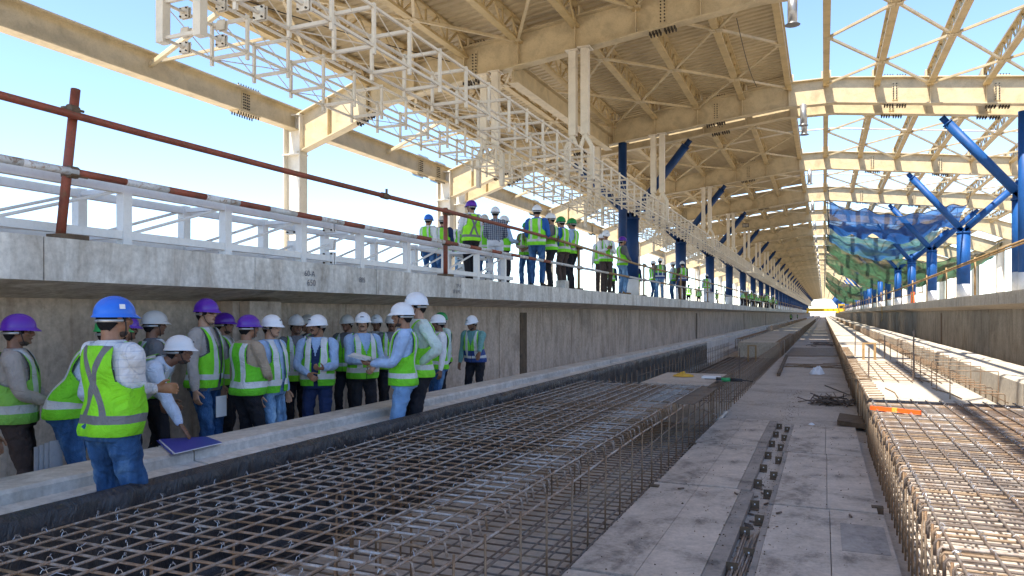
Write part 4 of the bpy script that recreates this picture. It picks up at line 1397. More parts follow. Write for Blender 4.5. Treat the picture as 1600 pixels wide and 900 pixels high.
FAB = {
 'check_white': fabric('white_check_shirt', (0.70, 0.72, 0.76), 'check', (0.42, 0.46, 0.55, 1)),
 'lightblue': fabric('light_blue_shirt', (0.36, 0.50, 0.74)),
 'paleblue': fabric('pale_blue_shirt', (0.55, 0.64, 0.78)),
 'white': fabric('white_shirt', (0.74, 0.75, 0.77)),
 'palegreen': fabric('pale_green_shirt', (0.55, 0.65, 0.62)),
 'beige': fabric('beige_jacket', (0.42, 0.33, 0.24)),
 'greybeige': fabric('grey_beige_shirt', (0.40, 0.36, 0.33)),
 'grey': fabric('grey_shirt', (0.16, 0.16, 0.17)),
 'teal': fabric('teal_shirt', (0.16, 0.34, 0.33)),
 'navy': fabric('navy_cloth', (0.02, 0.035, 0.10)),
 'bluecloth': fabric('blue_cloth', (0.03, 0.12, 0.42)),
 'plaid': fabric('navy_plaid_shirt', (0.05, 0.07, 0.13), 'plaid', (0.35, 0.38, 0.42, 1)),
 'olive': fabric('olive_shirt', (0.16, 0.16, 0.08)),
 'darkteal': fabric('dark_teal_sleeve', (0.02, 0.06, 0.08)),
 'dark': fabric('dark_trousers', (0.022, 0.022, 0.028)),
 'brown': fabric('brown_trousers', (0.07, 0.05, 0.045)),
 'jeans': fabric('blue_jeans', (0.035, 0.10, 0.24), 'denim'),
 'lightjeans': fabric('light_jeans', (0.16, 0.30, 0.50), 'denim'),
 'trousersblue': fabric('light_blue_trousers', (0.20, 0.36, 0.62)),
 'whitejeans': fabric('white_trousers', (0.60, 0.63, 0.70)),
 'tweed': fabric('grey_tweed_waistcoat', (0.14, 0.14, 0.15), 'check', (0.10, 0.10, 0.11, 1)),
 'shoe': fabric('dark_shoe', (0.03, 0.025, 0.022)),
 'shoetan': fabric('tan_shoe', (0.22, 0.12, 0.05)),
 'hair': fabric('black_hair', (0.012, 0.010, 0.010)),
}
for n_, c_ in (('h_blue', (0.02, 0.16, 0.70)), ('h_purple', (0.10, 0.02, 0.34)), ('h_white', (0.74, 0.76, 0.80)), ('h_grey', (0.50, 0.48, 0.45)), ('h_green', (0.01, 0.26, 0.06))):
    M[n_] = paint('helmet_shell', c_, 0.08, 0.28, scale=6)
M['eyeball'] = paint('eyeball', (0.55, 0.5, 0.46), 0.05, 0.3)
M['beard'] = paint('dark_stubble', (0.055, 0.035, 0.025), 0.4, 0.9)
M['lip'] = paint('lip', (0.20, 0.07, 0.055), 0.1, 0.5)

def vest_mat(name, style='bands', green=(0.20, 0.72, 0.015), silver=(0.62, 0.64, 0.66), lower=None):
    m, nt, b = nodes_mat(name)
    at = nt.nodes.new('ShaderNodeAttribute'); at.attribute_name = 'rest'
    sx = nt.nodes.new('ShaderNodeSeparateXYZ'); nt.links.new(at.outputs['Vector'], sx.inputs[0])
    X, Y, Z = sx.outputs
    def band(v, c, w):
        return math_n(nt, 'LESS_THAN', math_n(nt, 'ABSOLUTE', math_n(nt, 'SUBTRACT', v, c)), w)
    ax = math_n(nt, 'ABSOLUTE', X)
    wob = math_n(nt, 'MULTIPLY', math_n(nt, 'SUBTRACT', noise_tex(nt, 5, 2, 0.5), 0.5), 0.012)
    Zw = math_n(nt, 'ADD', Z, wob)
    n = noise_tex(nt, 5, 5, 0.65)
    g = ramp(nt, n, [(0.3, sc(green, 0.78)), (0.7, sc(green, 1.1))])
    oi = nt.nodes.new('ShaderNodeObjectInfo')
    g = mixc(nt, 0.8, g, ramp(nt, oi.outputs['Random'], [(0.0, (0.72, 0.80, 0.7, 1)), (0.5, (1, 1, 1, 1)), (1.0, (1.25, 1.02, 1.6, 1))]), 'MULTIPLY')
    g = mixc(nt, ramp(nt, noise_tex(nt, 3.5, 8, 0.75, dist=1), [(0.52, (0, 0, 0, 1)), (0.72, (0.3, 0.3, 0.3, 1))]), g, (0.12, 0.20, 0.05, 1))
    if lower:
        g = mixc(nt, math_n(nt, 'LESS_THAN', Z, 1.12), g, lower)
    silv = ramp(nt, noise_tex(nt, 12, 4, 0.6), [(0.3, sc(silver, 0.8)), (0.7, c4(silver))])
    vert = band(ax, 0.088, 0.026)
    hor = band(Zw, 0.975, 0.027)
    hor2 = band(Zw, 1.10, 0.0)
    back = math_n(nt, 'LESS_THAN', Y, 0.0)
    front = math_n(nt, 'SUBTRACT', 1.0, back)
    if style == 'bands':
        f = math_n(nt, 'MAXIMUM', math_n(nt, 'MULTIPLY', vert, math_n(nt, 'GREATER_THAN', Z, 0.97)), hor)
    elif style == 'cross':
        # X on the back, straight bands in front
        k = math_n(nt, 'MULTIPLY', math_n(nt, 'SUBTRACT', Z, 1.20), 0.42)
        x1 = math_n(nt, 'MAXIMUM', band(X, 0, 0.0), math_n(nt, 'LESS_THAN', math_n(nt, 'ABSOLUTE', math_n(nt, 'SUBTRACT', ax, math_n(nt, 'ABSOLUTE', k))), 0.026))
        x1 = math_n(nt, 'MULTIPLY', x1, math_n(nt, 'GREATER_THAN', Z, 0.97))
        f = math_n(nt, 'MAXIMUM', math_n(nt, 'ADD', math_n(nt, 'MULTIPLY', x1, back), math_n(nt, 'MULTIPLY', vert, front)), hor)
    elif style == 'broad':
        vert2 = band(ax, 0.095, 0.034)
        f = math_n(nt, 'MAXIMUM', math_n(nt, 'MULTIPLY', vert2, math_n(nt, 'GREATER_THAN', Z, 0.95)), band(Zw, 0.985, 0.034))
    f = math_n(nt, 'MINIMUM', f, 1.0)
    col = mixc(nt, f, g, silv)
    # dark piping along the arm holes and hem
    edge = math_n(nt, 'MAXIMUM', math_n(nt, 'MULTIPLY', math_n(nt, 'GREATER_THAN', ax, 0.146), math_n(nt, 'GREATER_THAN', Z, 1.215)), math_n(nt, 'LESS_THAN', Z, 0.0))
    zip_ = math_n(nt, 'MULTIPLY', math_n(nt, 'LESS_THAN', ax, 0.004), front)
    edge = math_n(nt, 'MAXIMUM', edge, zip_)
    col = mixc(nt, edge, col, (0.02, 0.03, 0.02, 1))
    nt.links.new(col, b.inputs['Base Color'])
    b.inputs['Roughness'].default_value = 0.7
    bump(nt, b, noise_tex(nt, 6, 6, 0.6, dist=2.0), 0.9, 0.035)
    return m
VM = {
 'bands': vest_mat('lime_vest_bands'),
 'cross': vest_mat('lime_vest_grey_cross', 'cross', (0.27, 0.78, 0.01), (0.17, 0.17, 0.18)),
 'broad': vest_mat('lime_vest_broad_bands', 'broad', (0.15, 0.66, 0.02), (0.72, 0.74, 0.76)),
 'navylow': vest_mat('lime_vest_navy_hem', 'bands', (0.20, 0.70, 0.05), (0.68, 0.70, 0.7), (0.02, 0.06, 0.25, 1)),
 'silver': vest_mat('silver_harness_vest', 'broad', (0.20, 0.55, 0.06), (0.55, 0.57, 0.58)),
}

# --- shapes ---------------------------------------------------------
def sm(path, n):
    """Catmull-Rom resample of rows (x, y, z, r...)"""
    P = np.array(path, float); out = []
    for i in range(len(P) - 1):
        p0 = P[max(i - 1, 0)]; p1 = P[i]; p2 = P[i + 1]; p3 = P[min(i + 2, len(P) - 1)]
        for k in range(n):
            t = k / n
            out.append(0.5 * ((2 * p1) + (p2 - p0) * t + (2 * p0 - 5 * p1 + 4 * p2 - p3) * t * t + (3 * p1 - p0 - 3 * p2 + p3) * t ** 3))
    out.append(P[-1])
    return np.array(out)

def limb(S, path, flat=1.0, ref=(1, 0, 0), n=14, res=3):
    """S: list of (verts, faces); path rows (x,y,z,r). ref = wide axis, flat = other radius factor"""
    P = sm(path, res)
    pts = P[:, :3]; rr = P[:, 3]
    ref = np.array(ref, float)
    rings = []
    tang = np.gradient(pts, axis=0)
    tang /= np.linalg.norm(tang, axis=1)[:, None] + 1e-9
    seq = []
    for a in (80, 55, 30):
        seq.append((pts[0] - tang[0] * rr[0] * math.sin(R(a)) * min(1, flat + .2), rr[0] * math.cos(R(a)), tang[0]))
    for p, r_, t_ in zip(pts, rr, tang): seq.append((p, r_, t_))
    for a in (30, 55, 80):
        seq.append((pts[-1] + tang[-1] * rr[-1] * math.sin(R(a)) * min(1, flat + .2), rr[-1] * math.cos(R(a)), tang[-1]))
    v = []
    for p, r_, t_ in seq:
        a = ref - t_ * ref.dot(t_)
        if np.linalg.norm(a) < 0.2:
            a = np.cross(t_, [0, 1, 0.1])
        a /= np.linalg.norm(a)
        b = np.cross(t_, a)
        for k in range(n):
            th = 2 * math.pi * k / n
            v.append(p + a * r_ * math.cos(th) + b * r_ * flat * math.sin(th))
    f = []
    m_ = len(seq)
    for i in range(m_ - 1):
        for k in range(n):
            f.append((i * n + k, i * n + (k + 1) % n, (i + 1) * n + (k + 1) % n, (i + 1) * n + k))
    f.append(tuple(reversed(range(n)))); f.append(tuple((m_ - 1) * n + k for k in range(n)))
    S.append((np.array(v), f))

def ell(S, c, r, rot=None, nu=14, nv=10):
    v = []; f = []
    for i in range(1, nv):
        ph = math.pi * i / nv
        for k in range(nu):
            th = 2 * math.pi * k / nu
            v.append((r[0] * math.sin(ph) * math.cos(th), r[1] * math.sin(ph) * math.sin(th), r[2] * math.cos(ph)))
    v.append((0, 0, r[2])); v.append((0, 0, -r[2]))
    for i in range(nv - 2):
        for k in range(nu):
            f.append((i * nu + k, (i + 1) * nu + k, (i + 1) * nu + (k + 1) % nu, i * nu + (k + 1) % nu))
    t = len(v) - 2
    for k in range(nu):
        f.append((t, k, (k + 1) % nu))
        f.append((t + 1, (nv - 2) * nu + (k + 1) % nu, (nv - 2) * nu + k))
    v = np.array(v)
    if rot is not None: v = v @ np.array(rot).T
    S.append((v + np.array(c), f))

TORSO = [(.82, .150, .112, 0), (.90, .168, .122, -.01), (.98, .160, .112, 0), (1.08, .150, .105, .008), (1.18, .158, .112, .008), (1.28, .172, .118, 0), (1.36, .172, .105, -.008), (1.42, .130, .082, -.012), (1.46, .085, .066, -.012), (1.49, .062, .058, -.01)]
def torso_rings(infl=0.0, belly=0.0, z0=0, z1=9, n=28, res=4, sides=0):
    P = sm([(a, b, c, d) for a, b, c, d in TORSO], res)
    out = []
    for z, a, b, yo in P:
        if z < z0 or z > z1: continue
        w = math.exp(-((z - 1.05) / 0.13) ** 2)
        b2 = b + belly * 0.5 * w; yo2 = yo + belly * 0.5 * w; a2 = a + belly * 0.35 * w
        row = []
        for k in range(n):
            th = 2 * math.pi * k / n
            c_, s_ = math.cos(th), math.sin(th)
            e = 0.82
            x = math.copysign(abs(c_) ** e, c_) * (a2 + infl); y = math.copysign(abs(s_) ** e, s_) * (b2 + infl)
            row.append((x, y + yo2, z))
        out.append(row)
    return out
def rings_solid(rings):
    n = len(rings[0]); v = [p for r_ in rings for p in r_]; f = []
    for i in range(len(rings) - 1):
        for k in range(n):
            f.append((i * n + k, i * n + (k + 1) % n, (i + 1) * n + (k + 1) % n, (i + 1) * n + k))
    f.append(tuple(reversed(range(n)))); f.append(tuple((len(rings) - 1) * n + k for k in range(n)))
    return (np.array(v), f)

def rotx(a): c, s = math.cos(a), math.sin(a); return np.array([[1, 0, 0], [0, c, -s], [0, s, c]])
def roty(a): c, s = math.cos(a), math.sin(a); return np.array([[c, 0, s], [0, 1, 0], [-s, 0, c]])
def rotz(a): c, s = math.cos(a), math.sin(a); return np.array([[c, -s, 0], [s, c, 0], [0, 0, 1]])

def bend(v, lean, twist=0.0, side=0.0):
    """bend the straight torso forward about the hips (lean) with a smooth start"""
    v = np.array(v, float)
    t = np.clip((v[:, 2] - 0.90) / 0.25, 0, 1); t = t * t * (3 - 2 * t)
    out = np.empty_like(v)
    a = -lean * t
    y, z = v[:, 1], v[:, 2] - 0.93
    out[:, 1] = y * np.cos(a) - z * np.sin(a)
    out[:, 2] = y * np.sin(a) + z * np.cos(a) + 0.93
    x = v[:, 0] + side * np.clip(z, 0, 1)
    b = twist * t
    X = x * np.cos(b) - out[:, 1] * np.sin(b); Y = x * np.sin(b) + out[:, 1] * np.cos(b)
    out[:, 0] = X; out[:, 1] = Y
    return out
def bp(p, sp): return bend([p], sp['lean'], sp['twist'], sp['side'])[0]

def ik(a, c, l1, l2, pole):
    a = np.array(a, float); c = np.array(c, float); d = c - a; L = np.linalg.norm(d)
    L2 = min(L, (l1 + l2) * 0.998); d = d / (L + 1e-9)
    x = (l1 * l1 - l2 * l2 + L2 * L2) / (2 * L2)
    h = math.sqrt(max(l1 * l1 - x * x, 1e-6))
    pole = np.array(pole, float); p = pole - d * pole.dot(d); p /= np.linalg.norm(p) + 1e-9
    return a + d * x + p * h, a + d * L2

ARMS = {   # wrist target (right side; x mirrored for left), pole, hand curl, follows the bend
 'down': ((.26, .04, .86), (.3, -1, 0), .55),
 'crossed': ((-.10, .25, 1.14), (.8, -.2, -1), .5),
 'crossed2': ((-.12, .21, 1.20), (.8, -.2, -1), .5),
 'clasp': ((.07, .24, 1.02), (1, -.6, -.3), .9),
 'hip': ((.19, .03, 1.02), (1, -.6, .2), .8),
 'hold': ((.12, .33, 1.10), (.6, -.6, -1), .9),
 'phone': ((.06, .27, 1.20), (.7, -.4, -1), 1.0),
 'behind': ((.05, -.19, 1.0), (1, -.6, 0), .7),
 'reach': ((.20, .46, 1.00), (.5, -.3, -1), .7),
 'press': ((.16, .34, .74), (.6, -.8, 0), .5),
 'pocket': ((.21, .06, .90), (.8, -1, .1), .8),
}
def hand(S, w, fwd, pal, side, curl, lod):
    """fwd: along the hand, pal: direction the palm faces, side: +1 right"""
    fwd = np.array(fwd, float); fwd /= np.linalg.norm(fwd)
    pal = np.array(pal, float); pal = pal - fwd * pal.dot(fwd); pal /= np.linalg.norm(pal) + 1e-9
    lat = np.cross(fwd, pal) * side          # towards the thumb
    w = np.array(w, float)
    if lod > 1:
        limb(S, [(*w, .026), (*(w + fwd * .07), .036), (*(w + fwd * .13 + pal * .03), .026)], 0.5, lat, 8, 2)
        return
    limb(S, [(*(w - fwd * .02), .027), (*(w + fwd * .03), .034), (*(w + fwd * .085), .040)], 0.42, lat, 12, 2)
    for i, (o, L) in enumerate(((.029, .068), (.010, .077), (-.010, .072), (-.028, .056))):
        p = w + fwd * .085 + lat * o
        d = fwd + lat * o * 2.0
        d /= np.linalg.norm(d)
        row = [(*p, .0095)]
        ang = 0
        for j, l in enumerate((.45, .32, .26)):
            ang += curl * (0.75 if j else 0.55)
            dd = d * math.cos(ang) + pal * math.sin(ang)
            p = p + dd * l * L
            row.append((*p, .0092 - .0008 * j))
        limb(S, row, 1, lat, 8, 2)
    p = w + fwd * .02 + lat * .024
    row = [(*p, .013)]
    for j, l in enumerate((.035, .03, .025)):
        a = 0.75 - 0.25 * j
        dd = fwd * math.cos(a) + lat * math.sin(a) + pal * (0.35 + 0.25 * curl * j)
        dd /= np.linalg.norm(dd); p = p + dd * l
        row.append((*p, .0115 - .001 * j))
    limb(S, row, 1, pal, 8, 2)

def person_shapes(sp):
    """returns dict of shape lists (body, shirt, trousers, shoes) in figure space of 1.72 m"""
    lod = sp['lod']
    body = []; shirt = []; trou = []; shoe = []
    # torso
    tr = rings_solid(torso_rings(-0.02, sp['belly'], .885))
    body.append((bend(tr[0], sp['lean'], sp['twist'], sp['side']), tr[1]))
    tr = rings_solid(torso_rings(0.012, sp['belly'], 0.86 if not sp['untuck'] else 0.80, 1.472))
    shirt.append((bend(tr[0], sp['lean'], sp['twist'], sp['side']), tr[1]))
    # legs
    for s in (-1, 1):
        hip = np.array([s * .088, 0, .90])
        fx, fy = sp['feet'][0 if s < 0 else 1]
        ank = np.array([s * abs(fx) if fx >= 0 else fx, fy, .085])
        if sp['feet'][0 if s < 0 else 1][0] > 5: pass
        knee, ank = ik(hip, ank, .425, .40, (s * .15, 1, 0))
        limb(body, [(*hip, .070), (*((hip + knee) / 2), .060), (*knee, .052), (*((knee * .6 + ank * .4) + [0, -.012, 0]), .050), (*ank, .036)], 1, (1, 0, 0), 12, 2)
        limb(body, [(*(ank + [0, -.03, -.045]), .032), (*(ank + [s * .01, .06, -.052]), .036), (*(ank + [s * .015, .15, -.06]), .028)], .75, (1, 0, 0), 10, 2)
        top = hip + [-s * .004, 0, .06]
        f_ = sp['fit']
        limb(trou, [(*top, .097), (*(hip + [0, -.002, -.05]), .098), (*((hip + knee) / 2), .083 * f_), (*knee, .067 * f_), (*((knee + ank) / 2 + [0, -.008, 0]), .065 * f_), (*(ank + [0, -.005, .01]), .060 * f_)], 1, (1, 0, 0), 16, 4)
        limb(shoe, [(*(ank + [0, -.045, -.045]), .037), (*(ank + [s * .01, .05, -.05]), .044), (*(ank + [s * .018, .16, -.058]), .038)], .72, (1, 0, 0), 12, 3)
        limb(shoe, [(*(ank + [0, -.02, .0]), .045), (*(ank + [0, -.01, -.045]), .045)], 1, (1, 0, 0), 10, 2)
    tr = rings_solid(torso_rings(0.020, sp['belly'] * .8, 0.825, 1.0))
    trou.append((bend(tr[0], sp['lean'], sp['twist'], sp['side']), tr[1]))
    # arms
    sp['wrists'] = {}
    for s, mode in ((-1, sp['arms'][0]), (1, sp['arms'][1])):
        if isinstance(mode, str):
            (tx, ty, tz), pole, curl = ARMS[mode]
            tgt = np.array([s * tx, ty, tz]) 
            if mode not in ('down', 'press', 'pocket'): tgt = bp(tgt, sp)
            elif sp['lean'] > .15 and mode == 'down': tgt = tgt + [0, sp['lean'] * .35, 0]
            pl_ = np.array([s * pole[0], pole[1], pole[2]])
        else:
            tgt = np.array(mode[0], float); pl_ = np.array(mode[1], float); curl = mode[2]
        sh = bp((s * .182, -.005, 1.385), sp)
        el, wr = ik(sh, tgt, .285, .25, pl_)
        sp['wrists'][s] = wr
        fw = (wr - el); fw /= np.linalg.norm(fw)
        limb(body, [(*sh, .056), (*((sh + el) / 2), .046), (*el, .038), (*((el * .6 + wr * .4)), .037), (*wr, .026)], 1, (1, 0, 0), 12, 2)
        ui = (sh * .9 + bp((s * .10, -.005, 1.37), sp) * .1)
        cuff = wr - fw * .015
        if sp['sleeve'] == 'short':
            e2 = sh + (el - sh) * .8
            limb(shirt, [(*bp((s * .12, -.008, 1.385), sp), .066), (*sh, .074), (*((sh + e2) / 2), .068), (*e2, .062)], 1, (1, 0, 0), 14, 3)
        else:
            limb(shirt, [(*bp((s * .12, -.008, 1.385), sp), .066), (*sh, .072), (*((sh + el) / 2), .062), (*el, .054), (*((el + wr) / 2), .050), (*(cuff - fw * .02), .040), (*cuff, .036)], 1, (1, 0, 0), 16, 4)
        if isinstance(mode, str) and mode in ('down', 'behind'):
            pal = np.array([-s, 0.3, 0]); fw2 = fw
        elif isinstance(mode, str) and mode in ('hip',):
            fw2 = np.array([-s * .5, .3, -.8]); pal = np.array([-s, 0, 0])
        elif (isinstance(mode, str) and mode == 'press') or (not isinstance(mode, str) and curl < .2):
            fw2 = np.array([0, .55, -.8]); pal = np.array([0, -.6, -.6])
        elif isinstance(mode, str) and mode in ('hold', 'phone'):
            fw2 = fw + np.array([-s * .3, .2, .1]); pal = np.array([-s * .5, 0, 1])
        else:
            fw2 = fw; pal = np.array([-s * .4, -1, -.2]) if fw[1] < .7 else np.array([-s, 0, -.4])
        hand(body, wr, fw2, pal, s, curl, lod)
    # head
    hz = sp['headrot']          # (yaw, pitch)
    neck = bp((0, -.012, 1.44), sp)
    Hm = rotz(hz[0]) @ rotx(-hz[1])
    hc = bp((0, .018, 1.605), sp)
    if sp['lean'] > 0.3:      # head kept up
        hc = neck + rotx(-sp['lean'] * .7) @ np.array([0, .03, .165])
        tw = rotz(sp['twist']); hc = neck + tw @ (rotx(-sp['lean'] * .7) @ np.array([0, .03, .165]))
    sp['head'] = (hc, Hm)
    H = []
    ell(H, (0, -.012, .03), (.074, .094, .084), nu=18, nv=14)
    ell(H, (0, .018, -.03), (.060, .068, .080), nu=18, nv=14)
    ell(H, (0, .036, -.082), (.040, .046, .030))
    if lod < 2:
        limb(H, [(0, .080, .022, .008), (0, .092, 0, .010), (0, .104, -.026, .0135), (0, .090, -.034, .012)], .9, (1, 0, 0), 10, 2)
        ell(H, (0.014, .088, -.030), (.009, .012, .008)); ell(H, (-0.014, .088, -.030), (.009, .012, .008))
        ell(H, (0, .066, .022), (.054, .020, .012))
        ell(H, (.040, .058, -.018), (.020, .022, .018)); ell(H, (-.040, .058, -.018), (.020, .022, .018))
        ell(H, (0, .078, -.060), (.024, .013, .011)); ell(H, (0, .078, -.093), (.018, .012, .012))
    for s in (-1, 1): ell(H, (s * .078, -.006, -.006), (.010, .020, .032))
    for v, f in H:
        body.append((v @ Hm.T + hc, f))
    j = hc + Hm @ np.array([0, -.030, -.06])
    limb(body, [(*neck, .060), (*((neck + j) / 2), .055), (*j, .056)], 1, (1, 0, 0), 14, 2)
    return {'body': body, 'shirt': shirt, 'trousers': trou, 'shoes': shoe}

def vest_mesh(sp, infl, style='closed', n=120, z0=.86, z1=1.462):
    res = 6 if n > 60 else 3
    P = torso_rings(infl, sp['belly'], 0.80, 1.5, n, res)
    # resample in height
    Z = np.array([r_[0][2] for r_ in P]); A = np.array(P)
    m_ = int(n * .8)
    zs = np.linspace(z0, z1, m_)
    rest = np.zeros((m_, n, 3))
    for k in range(n):
        for c_ in range(3):
            rest[:, k, c_] = np.interp(zs, Z, A[:, k, c_])
    flare = np.clip((1.0 - zs) / .2, 0, 1)[:, None] * .012
    rest[:, :, 0] *= 1 + flare; rest[:, :, 1] *= 1 + flare * 2
    f = []
    for i in range(m_ - 1):
        for k in range(n):
            k2 = (k + 1) % n
            c = (rest[i, k] + rest[i + 1, k2]) / 2
            x, y, z = c
            if z > 1.215 and abs(x) > .152 - .03 * max(0, (z - 1.35) / .1): continue
            if 1.17 < z <= 1.215 and abs(x) > .152 + (1.215 - z) * .9: continue
            yc = y - 0.0
            if yc > 0:
                if style == 'closed' and z > 1.20 and abs(x) < (z - 1.20) * .36: continue
                if style == 'open' and abs(x) < .035 + max(0, (z - 1.0)) * .07: continue
                if style == 'waist' and z > 1.24 and abs(x) < (z - 1.24) * .34: continue
            elif z > 1.435: continue
            f.append((i * n + k, i * n + k2, (i + 1) * n + k2, (i + 1) * n + k))
    V = rest.reshape(-1, 3)
    return V, f

def fold(v, amp, freq, seed, sz=(1, 1, .5)):
    """smooth folds: displacement field sampled by noise"""
    out = np.array(v)
    for i, p in enumerate(v):
        q = Vector((p[0] * freq * sz[0] + seed, p[1] * freq * sz[1], p[2] * freq * sz[2]))
        d = noise.noise_vector(q)
        d2 = noise.noise_vector(q * 2.3)
        out[i][0] += amp * (d[0] + .5 * d2[0]); out[i][1] += amp * (d[1] + .5 * d2[1]); out[i][2] += amp * .4 * d[2]
    return out

def np_mesh(name, v, f, mats, smooth=True, rest=None):
    me = bpy.data.meshes.new(name)
    me.from_pydata([tuple(map(float, p)) for p in v], [], f)
    for m_ in mats: me.materials.append(M[m_] if isinstance(m_, str) else m_)
    if smooth: me.polygons.foreach_set('use_smooth', [True] * len(me.polygons))
    if rest is not None:
        a = me.attributes.new('rest', 'FLOAT_VECTOR', 'POINT')
        a.data.foreach_set('vector', np.array(rest, dtype=np.float32).ravel())
    return me

def merge(S):
    v = []; f = []; o = 0
    for a, b in S:
        v.append(a); f.extend([tuple(i + o for i in q) for q in b]); o += len(a)
    return np.concatenate(v), f

# helmet, hair and face pieces are shared meshes in head space
def helmet_mesh(mat, lod):
    nu, nv = (40, 14) if lod < 2 else (16, 7)
    v = []; f = []
    def ringv(ph, extra=0.0, dz=0.0, k_=1.0):
        row = []
        for k in range(nu):
            th = 2 * math.pi * k / nu
            c_, s_ = math.cos(th), math.sin(th)
            x = .103 * c_ * math.sin(ph) * k_; y = (.125 * s_ * math.sin(ph)) * k_ - .004
            z = .106 * math.cos(ph) + .034
            if abs(x) < .022 and ph < 1.45: z += .006
            elif .038 < abs(x) < .05 and ph < 1.3: z += .003
            fr = max(0, s_) ** 3
            x += c_ * extra * (1); y += s_ * extra * (1 + 2.2 * fr)
            row.append((x, y, z + dz - .010 * fr * (extra > .004)))
        return row
    rings = [ringv(math.pi / 2 * (i + .35) / nv) for i in range(nv)] + [ringv(math.pi / 2), ringv(math.pi / 2, .004, -.012), ringv(math.pi / 2, .012, -.022), ringv(math.pi / 2, .012, -.026), ringv(math.pi / 2, .002, -.020, .985), ringv(math.pi / 2, 0, 0, .96), ringv(math.pi / 3, 0, 0, .95)]
    for r_ in rings: v.extend(r_)
    for i in range(len(rings) - 1):
        for k in range(nu):
            f.append((i * nu + k, (i + 1) * nu + k, (i + 1) * nu + (k + 1) % nu, i * nu + (k + 1) % nu))
    f.append(tuple(range(nu))); f.append(tuple(reversed([(len(rings) - 1) * nu + k for k in range(nu)])))
    return np_mesh('helmet', v, f, [mat])
def simple(S, mats, name): 
    v, f = merge(S); return np_mesh(name, v, f, mats)
HM = {}
def headpiece(kind, lod):
    key = (kind, min(lod, 2))
    if key in HM: return HM[key]
    S = []
    if kind == 'hair':
        ell(S, (0, -.022, .0), (.081, .091, .102), nu=24, nv=18); v, f = merge(S)
        for p in v:
            if p[2] < -.03: p[1] = min(p[1], .0 - (-.03 - p[2]) * .8 - .02); p[2] = max(p[2], -.085)
            if p[1] > .062: p[1] = .062
        me = np_mesh('hair', v, f, [FAB['hair']])
    elif kind == 'longhair':
        ell(S, (0, -.05, -.05), (.085, .07, .14), nu=20, nv=14); me = simple(S, [FAB['hair']], 'hair')
    elif kind == 'moustache':
        limb(S, [(-.030, .078, -.052, .004), (-.014, .091, -.045, .0075), (0, .094, -.043, .006), (.014, .091, -.045, .0075), (.030, .078, -.052, .004)], .8, (0, 0, 1), 8, 2); me = simple(S, [FAB['hair']], 'moustache')
    elif kind == 'beard':
        ell(S, (0, .026, -.090), (.046, .051, .030), nu=18, nv=12)
        v, f = merge(S); v = np.array([p for p in v])
        for p in v:
            if p[2] > -.075 and p[1] > .02: p[1] -= .03
        me = np_mesh('beard', v, f, ['beard'])
    elif kind == 'eye':
        ell(S, (.031, .0705, .004), (.0125, .0085, .0065), nu=12, nv=8); ell(S, (-.031, .0705, .004), (.0125, .0085, .0065), nu=12, nv=8)
        n0 = len(S[0][1]) * 2
        ell(S, (.031, .0755, .004), (.0055, .0045, .0055), nu=10, nv=6); ell(S, (-.031, .0755, .004), (.0055, .0045, .0055), nu=10, nv=6)
        me = simple(S, ['eyeball', FAB['hair']], 'eyes')
        me.polygons.foreach_set('material_index', [0] * n0 + [1] * (len(me.polygons) - n0))
    elif kind == 'brow':
        for s in (-1, 1): limb(S, [(s * .014, .083, .019, .0035), (s * .030, .080, .024, .0042), (s * .048, .068, .020, .002)], .8, (0, 0, 1), 6, 2)
        me = simple(S, [FAB['hair']], 'eyebrows')
    elif kind == 'lips':
        limb(S, [(-.022, .084, -.062, .002), (0, .0925, -.060, .0052), (.022, .084, -.062, .002)], .8, (0, 0, 1), 8, 3); me = simple(S, ['lip'], 'lips')
    elif kind == 'strap':
        for s in (-1, 1):
            limb(S, [(s * .088, .018, .02, .0045), (s * .079, .030, -.03, .0045), (s * .056, .042, -.085, .0045), (s * .02, .050, -.114, .0045), (0, .052, -.117, .0045)], .5, (0, 1, 0), 6, 3)
        me = simple(S, ['black'], 'chin_strap')
    elif kind == 'band':
        P = [(math.cos(R(a)) * .088, math.sin(R(a)) * .106 - .008, -.012 if a < 250 else -.012) for a in range(170, 371, 10)]
        limb(S, [(*p, .010) for p in P], .3, (0, 0, 1), 8, 1)
        ell(S, (0, -.117, -.014), (.02, .008, .012))
        me = simple(S, ['galv'], 'head_band')
    elif kind == 'mark':
        limb(S, [(x_, .1205 - x_ * x_ * 3 , .082 - x_ * x_ * 4, .0055) for x_ in (-.022, -.011, 0, .011, .022)], .25, (0, -.5, 1), 8, 2)
        me = simple(S, ['black'], 'helmet_mark')
    elif kind == 'glasses':
        for s in (-1, 1):
            limb(S, [(s * .031 + .019 * math.cos(R(a)), .088 - abs(math.cos(R(a)) * .003), .004 + .015 * math.sin(R(a)), .0022) for a in range(0, 361, 30)], 1, (0, 1, 0), 6, 1)
            limb(S, [(s * .050, .084, .008, .002), (s * .074, .05, .008, .002), (s * .082, -.005, .005, .002)], 1, (0, 0, 1), 6, 2)
        limb(S, [(-.012, .09, .006, .002), (.012, .09, .006, .002)], 1, (0, 0, 1), 6, 1)
        me = simple(S, ['black'], 'glasses')
    HM[key] = me
    return me

